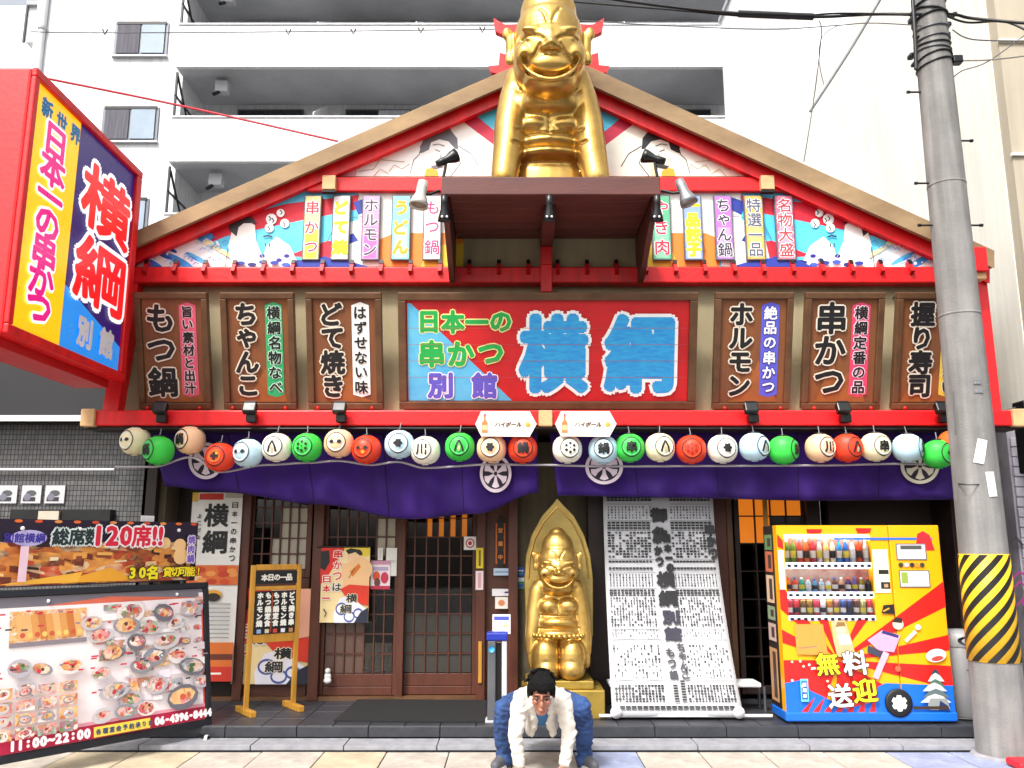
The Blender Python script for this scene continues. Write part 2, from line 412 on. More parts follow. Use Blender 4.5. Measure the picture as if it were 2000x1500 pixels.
# ================================================================ apartment block
ab = empty('apartment_building', (0, 22.3, 0), 'white apartment block with long balconies rising behind the red gabled restaurant', 'building')
b = MB()
XL, XR = px(343, 20.5, 130), px(1452, 20.5, 130)
XW = px(112, 22.3, 150)
b.box((XW, 21.0, 0), (XL, 30, 26), M['white'])                    # left block, flush with the balcony fronts
b.box((XL, 22.5, 0), (XR, 30, 26), M['white'])
b.build('wall', ab)
b = MB(); b.box((XR+.45, 20.6, 0), (XR+9, 30, 26), M['white']); b.build('side_wall', ab)
b = MB(); b.box((XW-4.5, 22.4, 0), (XW-.01, 30, 17.2), M['whiter']); b.box((XW-3.6, 22.0, 0), (XW-2.1, 22.38, 14.0), M['white']); b.build('rear_wall', ab)
zb = [11.39+2.69*k for k in range(-4, 6)]
for k, z in enumerate(zb):
    if z < 0 or z > 24: continue
    b = MB(); b.box((XL, 20.5, z+.14), (XR, 20.64, z+1.22), M['whiter']); b.box((XL, 20.5, z), (XR, 20.64, z+.132), M['whiter'])
    b.box((XL, 20.47, z+1.222), (XR, 20.68, z+1.27), M['white']); p = b.build('balcony', ab)
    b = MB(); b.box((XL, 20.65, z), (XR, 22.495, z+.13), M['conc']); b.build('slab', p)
    b = MB(); b.box((XL-.02, 20.6, z+1.28), (XL+.03, 20.66, z+2.6), M['black']); b.tube((XL, 21.9, z+1.2), (XL+.02, 20.65, z+2.5), .03, M['black'])
    b.box((XL-.02, 20.6, z+1.9), (XL+.03, 22.4, z+1.94), M['black']); b.build('railing', p)
    for i, xx in enumerate([XL+3.6, XL+6.3, XL+9.2, XL+12]):
        b = MB(); b.add([(xx, 20.9, z+.14), (xx, 22.49, z+.14), (xx, 22.49, z+2.68), (xx+.03, 20.9, z+.14), (xx+.03, 22.49, z+.14), (xx+.03, 22.49, z+2.68), (xx, 20.9, z+1.6), (xx+.03, 20.9, z+1.6)],
            [(0, 1, 2, 6), (3, 4, 5, 7), (0, 3, 7, 6), (6, 7, 5, 2)], M['whiter']); b.build('divider', p)
    for i, xx in enumerate([XL+1.1, XL+4.2, XL+7.0, XL+9.9, XL+12.8]):
        b = MB(); b.box((xx-.05, 22.40, z+.2), (xx+1.85, 22.496, z+2.5), M['alu']); wn = b.build('window', ab)
        b = MB(); b.box((xx, 22.37, z+.25), (xx+.88, 22.398, z+2.44), M['darkwin']); b.box((xx+.92, 22.35, z+.25), (xx+1.8, 22.398, z+2.44), M['curtainw'] if (i+k) % 2 else M['darkwin']); b.build('pane', wn)
    # air-conditioning unit hung beneath the slab, left end
    b = MB(); b.bb((XL+.9, 20.95, z-.45), (XL+1.25, 21.2, z-.12), M['conc'], .03); b.tube((XL+1.0, 21.0, z-.45), (XL+.95, 20.8, z-.62), .05, M['black']); b.build('camera_bracket', ab)
for (x0, x1, y0, y1) in [(228, 325, 50, 106), (204, 306, 215, 273), (180, 286, 393, 452), (255, 350, -110, -55)]:
    X0, X1, Z1, Z0 = px(x0, 21, (y0+y1)/2), px(x1, 21, (y0+y1)/2), pz(y0, 21), pz(y1, 21)
    b = MB(); b.box((X0-.05, 20.96, Z0-.06), (X1+.05, 20.998, Z1+.06), M['alu']); b.box((X0-.08, 20.9, Z0-.1), (X1+.08, 21, Z0-.063), M['whiter']); b.box((X0, 20.93, Z1), (X1, 20.958, Z1+.08), M['black'])
    wn = b.build('window', ab)
    b = MB(); m_ = (X0+X1)/2; b.box((X0+.03, 20.93, Z0), (m_-.03, 20.955, Z1-.02), mat('grey_curtain', '5c5a64', .8, var=.4, scale=3, stretch=(6, 1, .4))); b.box((m_+.03, 20.92, Z0), (X1-.03, 20.95, Z1-.02), mat('sky_glass', '8496a8', .1, spec=.9, var=.15, scale=1)); b.build('pane', wn)
b = MB(); X0 = px(105, 22.4, 60); b.box((X0-.3, 21.6, pz(98, 22)), (X0+.35, 22.39, pz(30, 22)), M['whiter']); b.box((X0-.32, 21.5, pz(30, 22)), (X0+.4, 22.39, pz(22, 22)), M['conc']); b.box((X0-.35, 21.55, pz(100, 22)), (X0-.3, 21.6, pz(30, 22)), M['black']); b.build('bay', ab)
for X_, Y_, nm in ((XW+.25, 20.93, 'drainpipe'), (XR+.22, 20.4, 'drainpipe')):
    b = MB(); b.tube((X_, Y_, 0), (X_, Y_, 26), .09, M['whiter']); 
    for k in range(9): b.tube((X_, Y_, 2+2.69*k), (X_, Y_, 2.08+2.69*k), .115, M['conc'])
    b.build(nm, ab)
b = MB(); b.box((XR+.5, 20.57, pz(215, 20.6)), (XR+.85, 20.597, pz(140, 20.6)), mat('green_glass', '2d4a48', .2)); b.build('window', ab)
b = MB()
for k in range(9):
    b.box((XR+.46, 20.55, 1.3+2.69*k), (XR+9, 20.598, 1.42+2.69*k), M['white'])
b.build('string_course', ab)
# outside stair of the block, right
b = MB(); q0 = P(1562, 118, 20.2); q1 = P(1480, 290, 20.2)
b.path([q0, q1], .09, M['whiter']); b.path([P(1562, 118, 20.2), P(1640, 118, 20.2)], .1, M['conc']); b.build('stair_rail', ab)

# ================================================================ white building far right behind the pole
wb = empty('plain_building', (9, 15, 0), 'plain white windowless building between the apartment block and the cream neighbour', 'building')
b = MB(); b.box((px(1560, 15, 300), 15, 0), (8.6, 20, 15), M['whiter']); b.build('wall', wb)
b = MB(); zz = pz(118, 15); b.box((px(1560, 15, 300)-.06, 14.9, 15.001), (8.7, 20, 15.12), M['conc']); b.build('parapet', wb)

# ================================================================ neighbours
XC = px(1965, 8.2, 200)
nb = empty('corner_building', (XC, 8.2, 0), 'cream rendered building at the right edge, its blank side wall above the utility pole', 'building')
b = MB(); b.box((XC-.0, 8.2, 2.9), (XC+4, 9.85, 12), M['beige']); b.box((XC-.012, 8.35, 0), (XC-.001, 9.85, 12), M['cream']); b.build('wall', nb)
b = MB(); b.box((XC-.05, 9.86, 0), (XC+4, 14.5, 9.5), M['cream']); b.build('rear_wall', nb)
b = MB()
for k in range(7): b.box((XC-.02, 8.17, 3.0+k*1.3), (XC+4, 8.199, 3.03+k*1.3), M['cream'])
b.build('string_course', nb)
b = MB(); b.box((XC-.2, 8.5, 0), (XC+4, 8.7, 2.9), mat('shutter_grey', '9a96a0', .6, var=.2)); sh = b.build('shutter', nb)
for k in range(26):
    b = MB(); b.bb((XC-.18, 8.47, .1+k*.1), (XC+1.4, 8.499, .192+k*.1), mat('shutter_slat_paint', 'a8a4ae', .55, var=.2), .008); b.build('slat', sh)
pr = Print(lambda x, y, h: P(x, y, 8.46-h), down=True)
for pts in [[(1978, 1130), (1990, 1118), (2003, 1122)], [(1980, 1150), (1992, 1135), (2006, 1150), (1996, 1180)], [(1984, 1185), (1996, 1170), (2010, 1200)]]:
    pr.line(pts, 5, '8a2a6a')
pr.line([(1972, 1062), (1985, 1050), (1998, 1066)], 5, '2b2b2e')
pr.build('graffiti', nb)
b = MB(); b.bb((XC-.3, 8.0, 2.3), (XC-.12, 8.2, 3.0), M['black'], .02); b.build('junction_box', nb)

lb = empty('neighbour_shop', (-5.5, 8.3, 0), 'dark grey shopfront left of the restaurant, half hidden by the red sign', 'building')
XE = -3.86
b = MB(); b.box((-9, 8.1, pz(812, 8.1)), (XE-.02, 9.5, 4.4), mat('charcoal_panel', '16171a', .5, var=.2)); b.build('fascia', lb)
b = MB(); b.box((-9, 8.05, pz(822, 8.05)), (XE-.03, 8.099, pz(811, 8.05)), M['whiter']); b.build('light_strip', lb)
tl = mat('small_grey_tiles', '5a5a58', .4)
def tilemat():
    m = tl; n = m.node_tree.nodes; L = m.node_tree.links; b_ = n['Principled BSDF']
    tc = n.new('ShaderNodeTexCoord'); mp = n.new('ShaderNodeMapping'); mp.inputs['Rotation'].default_value = (R(90), 0, 0); L.new(tc.outputs['Object'], mp.inputs[0])
    br = n.new('ShaderNodeTexBrick'); br.offset = 0; br.inputs['Color1'].default_value = (*lin('646361'), 1); br.inputs['Color2'].default_value = (*lin('515154'), 1); br.inputs['Mortar'].default_value = (*lin('1c1c1e'), 1)
    br.inputs['Scale'].default_value = 1; br.inputs['Brick Width'].default_value = .036; br.inputs['Row Height'].default_value = .05; br.inputs['Mortar Size'].default_value = .004
    L.new(mp.outputs[0], br.inputs['Vector']); L.new(br.outputs['Color'], b_.inputs['Base Color'])
    bp = n.new('ShaderNodeBump'); bp.inputs['Strength'].default_value = .5; bp.inputs['Distance'].default_value = .003; bp.invert = True; L.new(br.outputs['Fac'], bp.inputs['Height']); L.new(bp.outputs[0], b_.inputs['Normal'])
tilemat()
b = MB(); b.box((-9, 8.3, 0), (px(286, 8.3, 950), 9.5, pz(822, 8.1)), tl); b.build('wall', lb)
b = MB(); b.tube((-6, 8.25, pz(917, 8.25)), (px(225, 8.25), 8.25, pz(917, 8.25)), .012, M['whiter']); b.build('conduit', lb)
b = MB(); b.box((px(20, 8.2, 1000), 8.2, pz(1035, 8.2)), (px(215, 8.2, 1000), 8.299, pz(995, 8.2)), M['black']); b.box((px(75, 8.17, 1000), 8.17, pz(1020, 8.17)), (px(115, 8.17, 1000), 8.199, pz(998, 8.17)), M['paper']); b.build('shop_window', lb)
for i, xx in enumerate((15, 62, 108)):
    b = MB(); X0, X1 = px(xx-20, 8.28, 965), px(xx+18, 8.28, 965); Z0, Z1 = pz(983, 8.28), pz(948, 8.28)
    b.box((X0, 8.28, Z0), (X1, 8.298, Z1), flat('b8b8bc')); 
    pr = Print(lambda u, v, h: (u, 8.28-h, v)); pr.disc((X0+X1)/2, (Z0+Z1)/2+.01, .05, '4a4a4e', ry=.03); pr.rect(X0+.02, Z0+.02, X1-.05, Z0+.06, '2a2a30'); pr.disc(X0+.06, Z0+.06, .035, '6a6a78')
    o = b.build('photo_card', None, 'grey photo card stuck on the tiled wall of the neighbour shop, '+['leftmost', 'middle', 'rightmost'][i]+' of three', 'picture', 'photo cards on the tiled wall'); pr.build('print', o)
# ================================================================ restaurant
rb = empty('restaurant_building', (.39, 8.3, 0), 'red gabled restaurant with painted gable, timber lattice doors and plastered upper front', 'building')
YF = 8.0          # upper front wall
XA, XB = px(228, YF, 700), px(1925, YF, 700)      # ends of the upper front
XM = (px(1068, YF, 800))
z_lb0, z_lb1 = pz(833, 7.78), pz(803, 7.78)        # lower red beam
z_ub0, z_ub1 = pz(552, 7.86), pz(521, 7.86)
# plaster wall of the upper floor, in panels between the timbers
b = MB(); b.box((XA, YF, z_lb0+.02), (XB, YF+.15, z_ub1), M['plaster']); b.build('upper_wall', rb)
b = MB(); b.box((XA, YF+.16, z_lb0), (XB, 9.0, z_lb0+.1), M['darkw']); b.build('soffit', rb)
b = MB(); b.bb((XA-.12, 7.72, z_lb0), (XB+.12, YF-.003, z_lb1), M['red'], .012); b.build('lower_beam', rb)
b = MB(); b.box((XA-.1, 7.76, z_lb0-.03), (XB+.1, YF-.01, z_lb0-.003), M['darkw']); b.build('drip_board', rb)
b = MB(); b.bb((XA+.02, 7.86, z_ub0), (XB-.02, YF-.003, z_ub1), M['red'], .012); b.build('upper_beam', rb)
for xx in (XA-.14, XB+.02):
    b = MB(); b.bb((xx, 7.69, z_lb0-.01), (xx+.13, 7.78, z_lb1+.01), M['capw'], .01); b.build('beam_end', rb)
for (x0, x1, Y_, ya, yb) in ((1052, 1079, 7.68, 801, 832), (1056, 1078, 7.8, 500, 570)):
    b = MB(); b.bb((px(x0, Y_, ya), Y_, pz(yb, Y_)), (px(x1, Y_, ya), Y_+.12, pz(ya, Y_)), M['capw'] if ya > 600 else M['red'], .008); b.build('centre_block', rb)
# leaning corner posts
for (xt, xb_) in ((257, 213), (1913, 1943)):
    a = P(xt, 545, 7.88); c = P(xb_, 812, 7.76); s_ = .07
    b = MB(); vs = []
    for q in (c, a):
        for dx, dy in ((-s_, 0), (s_, 0), (s_, .14), (-s_, .14)): vs.append((q[0]+dx, q[1]+dy, q[2]))
    b.add(vs, [(0, 1, 2, 3), (4, 5, 6, 7), (0, 1, 5, 4), (1, 2, 6, 5), (2, 3, 7, 6), (3, 0, 4, 7)], M['red']); b.build('corner_post', rb)
# small rafters under the upper beam's top edge, each with a dark iron strap
rn = 0
for i in range(30):
    xx = 283+i*57.6
    if xx > 1900: break
    if 895 < xx < 1250: Yr = 7.86
    X_ = px(xx, 7.85, 535); b = MB()
    M_ = Matrix.Translation((X_, 7.9, (z_ub0+z_ub1)/2+.05)) @ Matrix.Rotation(R(-28), 4, 'X')
    b.cb((0, -.02, .01), (.035, .10, .15), M['redd'], M_); b.cb((0, -.074, .055), (.037, .006, .05), M['black'], M_); b.build('rafter_tail', rb)
# gable: outlines are given on the front plane
YG = 7.93
apex = (1078, 98)
def roofy(x, off=0): return (apex[1]+(apex[0]-x)*.436 if x < apex[0] else apex[1]+(x-apex[0])*.4545)+off
def raking(name, x0, x1, o0, o1, Y0, Y1, m):
    pts = [(x0, roofy(x0, o0)), (x1, roofy(x1, o0)), (x1, roofy(x1, o1)), (x0, roofy(x0, o1))]
    q = [P(a, c, Y0) for a, c in pts]; q2 = [(a[0], Y1, a[2]) for a in q]
    b = MB(); b.add(q+q2, [(0, 1, 2, 3), (4, 5, 6, 7), (0, 1, 5, 4), (1, 2, 6, 5), (2, 3, 7, 6), (3, 0, 4, 7)], m); return b.build(name, rb, bevel=.006)
raking('bargeboard', 205, apex[0], 0, 28, 7.74, 7.80, M['tan']); raking('bargeboard', apex[0], 1941, 0, 32, 7.74, 7.80, M['tan'])
raking('rake_beam', 212, apex[0], 27, 58, 7.84, 7.925, M['red']); raking('rake_beam', apex[0], 1932, 31, 66, 7.84, 7.925, M['red'])
raking('roof_slope', 205, apex[0]-1, 2, 25, 7.81, 13.5, mat('roof_sheet', '4b4038', .7)); raking('roof_slope', apex[0]+1, 1941, 2, 25, 7.81, 13.5, mat('roof_sheet', '4b4038', .7))
b = MB(); a = P(1925, 500, 7.6); b.bb((a[0]-.1, 7.62, a[2]-.14), (a[0]+.03, 7.8, a[2]+.1), M['red'], .01); b.build('eave_block', rb)
b = MB(); a = P(1912, 535, 7.7); b.bb((a[0]-.05, 7.66, a[2]-.06), (a[0]+.05, 7.8, a[2]+.07), M['capw'], .01); b.build('beam_end', rb)
gpts = [P(x, y, YG) for x, y in [(262, 520), (268, roofy(268, 40)), (apex[0], apex[1]+40), (1905, roofy(1905, 45)), (1912, 522)]]
b = MB(); b.prism([(p[0], p[2]) for p in gpts], YG, YF+.1, M['plaster']); b.build('gable_wall', rb)
# collar beam
b = MB(); b.bb((px(600, 7.87, 358), 7.87, pz(373, 7.87)), (px(1535, 7.87, 358), YG-.002, pz(345, 7.87)), M['red'], .01); b.build('collar_beam', rb)
for xx in (641, 1499):
    b = MB(); b.bb((px(xx-12, 7.80, 358), 7.80, pz(369, 7.8)), (px(xx+14, 7.80, 358), 7.868, pz(342, 7.8)), M['capw'], .006)
    b.bb((px(xx-12, 7.80, 358), 7.81, pz(374, 7.8)), (px(xx+14, 7.80, 358), 7.867, pz(370.5, 7.8)), M['black'], .003); b.build('beam_end', rb)
# body behind
b = MB(); b.box((XA+.05, 9.1, z_lb0), (XB-.05, 13.4, z_ub1), M['plaster']); b.build('rear_wall', rb)
# red crossed finials on the ridge
for sgn in (-1, 1):
    for pts in ([(1072+sgn*c, d) for c, d in ((64, 112), (96, 104), (98, 128), (118, 130), (112, 142), (90, 146), (70, 138))], [(1072+sgn*c, d) for c, d in ((62, 48), (84, 50), (108, 36), (104, 62), (72, 76), (58, 74))]):
        q = [P(x_, y_, 7.82) for x_, y_ in pts]; b = MB(); b.prism([(p[0], p[2]) for p in q], 7.81, 7.88, M['red']); b.build('ridge_finial', rb)
# ---- painted gable murals (flat print on the gable wall)
SKYB = mat('ink_skyfade', '38b4f0', .5, c2='6ce0f0', var=.2, scale=1.3)
def mural(right):
    s = -1 if right else 1
    cx0 = 1072
    def mx(x): return x if not right else 2*cx0+4-x
    k_ = .4545 if right else .436; xr = lambda y, off: mx(1078-(y-98-off)/k_) if not right else 1078+(y-98-off)/k_
    cl = [(xr(521, 50), 521), (xr(374, 50), 374), (mx(905), 374), (mx(905), 521)]
    zf = (lambda x, y, h: P(x, y, YG-h))
    pr = Print(zf, down=True, cl=cl, dh=.00025)
    R_ = lambda pts, m: pr.poly([(mx(a), b_) for a, b_ in pts], m)
    R_([(250, 340), (910, 340), (910, 525), (250, 525)], SKYB)
    R_([(380, 445), (560, 398), (720, 378), (720, 405), (590, 430), (400, 470)], 'd81430')        # sun rays
    R_([(250, 500), (420, 450), (440, 462), (250, 540)], 'd81430')
    R_([(560, 500), (640, 470), (740, 480), (640, 505)], 'd81430')
    R_([(700, 374), (910, 374), (910, 470), (700, 470)], 'f2eee8')                                 # wrestler body
    R_([(735, 470), (770, 455), (910, 455), (910, 525), (745, 525)], 'e6832a')
    R_([(820, 525), (840, 480), (910, 475), (910, 525)], 'e8c234')
    R_([(690, 395), (735, 380), (740, 400), (700, 420)], '2438a0')
    R_([(640, 525), (660, 440), (735, 420), (740, 520)], 'efeee6')
    R_([(660, 470), (690, 455), (700, 470), (672, 480)], '2438a0')
    # foam and waves at the corner
    R_([(262, 525), (300, 490), (340, 470), (375, 450), (400, 455), (440, 500), (470, 525)], 'eef2f4')
    for (a, c, r1, r2, col) in ((350, 510, 34, 7, '2f8fdc'), (318, 497, 20, 5, '1f5fc0'), (385, 505, 26, 5, '57b6e8'), (300, 516, 22, 6, '2f6fd0'), (330, 485, 18, 4, '1c4fae')):
        pr.disc(mx(a), c, r1, col, ry=r2, rot=s*R(28), n=14)
    for k in range(26):
        a = rnd.uniform(300, 430); pr.disc(mx(a), rnd.uniform(468, 520), rnd.uniform(1.5, 4), 'f4f6f8', n=7)
    pr.line([(mx(a), c) for a, c in ((392, 468), (420, 482), (450, 500), (470, 512))], 9, 'e8e2b0')
    pr.line([(mx(a), c) for a, c in ((472, 525), (520, 512), (590, 516), (640, 508))], 16, '2a3a9a', )
    for (a, r) in ((395, 10), (410, 7)): pr.disc(mx(a), 462, r, '3a9be0', n=12)
    # figure with topknot
    R_([(452, 525), (446, 480), (452, 455), (456, 440), (480, 428), (498, 440), (500, 470), (512, 500), (520, 525)], 'f2f0ea')
    R_([(448, 450), (444, 432), (462, 422), (492, 424), (502, 436), (476, 436), (466, 444), (462, 462)], '2a2a2e')
    R_([(508, 525), (520, 480), (540, 462), (566, 480), (580, 510), (570, 525)], 'f3f3f2')
    for (a, c) in ((512, 500), (545, 508), (560, 500)): pr.disc(mx(a), c, 6, '241c8c', n=8, ry=4)
    for (a, c, r) in ((530, 428, 11), (548, 416, 8), (556, 436, 9), (526, 445, 9)): pr.disc(mx(a), c, r, 'f6f6f4', n=10)
    for (a, c) in ((528, 426), (534, 430), (550, 414), (556, 438), (526, 446)): pr.line([(mx(a)-3, c-4), (mx(a)+1, c+1), (mx(a)-2, c+5)], 2.2, '1c1c20')
    pr.line([(mx(514), 462), (mx(524), 460), (mx(532), 463)], 3, '1c1c20')
    pr.line([(mx(518), 475), (mx(520), 482)], 2, '1c1c20'); pr.line([(mx(526), 475), (mx(526), 482)], 2, '1c1c20')
    rr_ = random.Random(5)
    for k in range(46):       # fine spray, ripples and outlines of the wave
        a, c = rr_.uniform(275, 440), rr_.uniform(462, 520); pr.line([(mx(a-6), c+3), (mx(a), c-2), (mx(a+6), c+1)], 1.3, rr_.choice(['1f5fc0', '2f8fdc', 'f4f6f8', '6cc4ee']))
    pr.line([(mx(a), c) for a, c in ((446, 482), (442, 505), (440, 521))], 1.5, '4a4a50'); pr.line([(mx(a), c) for a, c in ((500, 470), (512, 500), (520, 521))], 1.2, 'b8b0a8')
    pr.line([(mx(a), c) for a, c in ((700, 380), (706, 410), (735, 420), (740, 455))], 1.3, '3a3a44'); pr.line([(mx(a), c) for a, c in ((780, 455), (770, 490), (800, 520))], 1.3, '8a4a1c')
    pr.line([(mx(a), c) for a, c in ((640, 470), (655, 440), (690, 425), (735, 420))], 1.3, '3a3a44')
    for k in range(8): pr.disc(mx(470+k*22), 514+3*math.sin(k*2), 9, rr_.choice(['2a3a9a', '1c2470', '3a5ac0']), n=10, ry=4)
    R_([(560, 521), (590, 508), (640, 503), (690, 512), (720, 521)], '2438a0')
    pr.build('mural', rb)
    # upper triangle
    cl = [(xr(344, 50), 344), (xr(166, 50), 166), (mx(1050), 166), (mx(1050), 344)]
    pr = Print(zf, down=True, cl=cl, h0=.004, dh=.0003)
    R_([(600, 80), (1060, 80), (1060, 350), (600, 350)], 'f6f5f2' if not right else 'f2eada')
    R_([(900, 230), (970, 200), (1010, 180), (1030, 350), (1000, 350), (940, 240)], '45c4e4')
    R_([(905, 238), (925, 222), (1020, 300), (1020, 325)], 'c81440')
    R_([(640, 350), (668, 326), (700, 318), (694, 350)], 'e6b4c0')
    hc = '6a6a74' if not right else '1a1a1e'
    R_([(818, 300), (826, 274), (842, 262), (846, 252), (862, 248), (880, 254), (893, 270), (895, 292), (888, 290), (876, 276), (858, 272), (842, 278), (838, 292), (826, 298)], hc)
    for (a, c, r) in ((838, 268, 10), (852, 256, 8), (872, 256, 9), (828, 288, 8)): pr.disc(mx(a), c, r, hc, n=12)
    if right: pr.disc(mx(872), 252, 7, '2438a0', n=10)
    pr.line([(mx(895), 285), (mx(920), 300), (mx(935), 325)], 1.6, hc)
    pr.line([(mx(800), 320), (mx(785), 330), (mx(770), 322), (mx(760), 335)], 1.4, 'b09a78')
    pr.line([(mx(740), 315), (mx(730), 330), (mx(700), 335)], 1.4, 'b09a78')
    pr.line([(mx(850), 292), (mx(860), 296)], 1.6, hc); pr.line([(mx(842), 306), (mx(842), 340)], 1.2, 'b09a78')
    R_([(828, 346), (832, 330), (848, 326), (856, 336), (856, 346)], 'e8a428')
    for q in ([(820, 300), (808, 312), (800, 340)], [(888, 292), (900, 318), (880, 344)], [(700, 330), (716, 318), (745, 312), (790, 316)], [(730, 344), (742, 330), (760, 340)], [(845, 283), (856, 281), (868, 285)], [(862, 300), (858, 312), (866, 316)]): pr.line([(mx(a), c) for a, c in q], 1.4, hc if q[0][0] > 800 else 'b8a080')
    R_([(842, 324), (868, 318), (866, 326), (846, 330)], hc); R_([(862, 344), (872, 300), (880, 300), (876, 344)], 'e6c8a0' if right else 'f0e6da')
    pr.build('mural', rb)
mural(False); mural(True)
# ---- ten narrow strips on the gable: each a framed board
strips = [(592, 626, 'f2dc96', 'e6c23c', '串かつ', 'c8281e', 'ece4f0'), (648, 683, 'f0e4ec', 'e8d2e0', 'どて焼', 'b8b41c', 'e8e81c'), (706, 742, 'e49ac4', 'd86ab0', 'ホルモン', '3c3444', 'e8dce8'),
          (764, 802, '86d4e4', 'a8dce0', 'うどん', 'e0961e', 'f2dc5a'), (826, 862, 'f0e4dc', 'ecdccc', 'もつ鍋', 'd4286a', 'f6e4ee'),
          (1273, 1311, '5eb488', '8ccaa8', 'やき肉', 'c41a3c', 'f0dce4'), (1335, 1372, '8ea8dc', 'dce4f0', '一品餃子', 'e6d418', 'f6f23c'), (1396, 1432, 'b070c4', 'c89ad0', 'ちゃん鍋', '2c2434', 'ece4f0'),
          (1455, 1493, 'ecae48', 'f0c27a', '特選一品', '4a5a78', 'f0dcd0'), (1515, 1552, 'e0708a', 'e89ab0', '名物大盛', 'b8343c', 'f6e4ea')]
names = ['skewer strip in orange and yellow', 'pale strip with yellow characters', 'pink strip with dark katakana', 'sky blue strip with orange characters', 'pale strip with pink characters right beside the canopy',
         'green strip with red characters partly behind the spotlight', 'blue strip with yellow characters', 'violet strip with black characters', 'orange strip with grey characters', 'rose red strip, outermost on the right gable']
for k, (x0, x1, c1, c2_, t, ci, co) in enumerate(strips):
    y0, y1 = 381, 508; Yb = YG-.05
    b = MB(); b.bb((px(x0, Yb, 444), Yb, pz(y1, Yb)), (px(x1, Yb, 444), Yb+.03, pz(y0, Yb)), flat('5a5a62'), .004)
    o = b.build('strip_sign', None, 'narrow vertical gable sign, '+names[k], 'sign', 'narrow signs on the gable')
    X0, X1, Z0, Z1 = px(x0, Yb, 444), px(x1, Yb, 444), pz(y1, Yb), pz(y0, Yb)
    pr = Print(lambda u, v, h: (u, Yb-h, v)); e = .012
    pr.rect(X0+e, Z0+e, X1-e, Z1-e, c1); pr.rect(X0+.03, Z0+.02, X1-.03, (Z0+Z1)/2, c2_)
    n_ = len(t); H = (Z1-Z0-.06)/n_; sz = min(H*.98, (X1-X0)*.86)
    pr.txt(t, (X0+X1)/2, Z1-.03-H/2, sz, [(flat(co), .011), (flat(ci), .0015)], step=H)
    pr.build('print', o)

# ---- the canopy shelf that carries the gold statue
YC = 6.76; zc0, zc1 = pz(378, YC), pz(345, YC)
XC0, XC1 = px(862, YC, 360), px(1290, YC, 360)
cp = empty('canopy', (.4, 7.4, zc0)); attach(cp, rb)
b = MB(); b.bb((XC0, YC, zc0-.01), (XC1, YC+.05, zc1), M['canopy'], .008); b.build('fascia_board', cp)
n_ = 7
for i in range(n_):
    y0 = YC+.06+i*(YG-YC-.08)/n_; b = MB(); b.bb((XC0+.06, y0, zc0+.02), (XC1-.06, y0+(YG-YC-.08)/n_-.006, zc0+.05), M['canopy'], .004); b.build('plank', cp)
b = MB(); b.box((XC0+.055, YC+.052, zc0+.052), (XC1-.055, YG-.01, zc1-.01), M['canopy']); b.build('deck', cp)
for xx in (XC0, XC1-.05):
    zlow = pz(556, YG)
    q = [(YC+.052, zc0-.01), (YC+.052, zc1), (YG-.005, zc1), (YG-.005, zlow), (YG-.18, zlow)]
    b = MB(); vs = [(xx, y, z) for y, z in q]+[(xx+.05, y, z) for y, z in q]; n5 = 5
    b.add(vs, [tuple(range(5)), tuple(range(5, 10))]+[(i, (i+1) % 5, 5+(i+1) % 5, 5+i) for i in range(5)], M['canopy']); b.build('side_board', cp)
b = MB(); b.bb((XM-.06, YC+.3, zc0-.1), (XM+.06, YG-.01, zc0+.018), M['canopy'], .01); b.bb((XM-.055, YG-.16, z_ub1), (XM+.055, YG-.011, zc0-.102), M['redd'], .01); b.build('centre_beam', cp)
# ================================================================ ground-floor front
YD = 8.74
dX = lambda x, y=1150: px(x, YD, y)
zt = 2.66                                   # head height of the front
# structural posts and plaster bays (px spans at the door plane)
def post(x0, x1, Y0=8.62, m=None, name='post', z1=zt, depth=.16):
    b = MB(); b.bb((px(x0, Y0, 1150), Y0, ZP), (px(x1, Y0, 1150), Y0+depth, z1), m or M['wood'], .008); return b.build(name, rb)
b = MB(); b.box((px(284, 8.3), 8.3, ZP-.01), (px(309, 8.3), 8.9, zt), M['darkw']); b.build('side_pier', rb)
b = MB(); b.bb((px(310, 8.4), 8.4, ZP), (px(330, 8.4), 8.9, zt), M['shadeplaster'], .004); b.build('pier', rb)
post(463, 482); post(607, 628); post(775, 790, 8.66); post(930, 948, 8.62); post(993, 1012, 8.5)
b = MB(); b.box((px(945, YD), 8.7, ZP), (px(1000, YD), 8.84, zt), M['woodh']); b.build('door_side_panel', rb)
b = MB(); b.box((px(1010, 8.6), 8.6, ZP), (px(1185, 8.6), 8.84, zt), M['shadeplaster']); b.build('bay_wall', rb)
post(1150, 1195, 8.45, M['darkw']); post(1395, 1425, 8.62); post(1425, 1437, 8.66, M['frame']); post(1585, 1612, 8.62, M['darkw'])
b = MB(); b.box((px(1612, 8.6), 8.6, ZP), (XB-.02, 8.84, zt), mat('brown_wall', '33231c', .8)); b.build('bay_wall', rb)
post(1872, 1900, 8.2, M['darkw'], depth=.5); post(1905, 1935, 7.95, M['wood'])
b = MB(); b.box((dX(330), 8.7, zt-.12), (dX(1612), 8.86, zt), M['wood']); b.build('lintel', rb)
b = MB(); b.box((dX(330), 8.64, ZP-.02), (dX(948), 8.86, ZP+.035), M['frame']); b.build('door_sill', rb)
b = MB(); b.box((dX(330), 8.72, ZP+.036), (dX(463), 8.80, zt-.13), M['darkw']); b.build('bay_wall', rb)

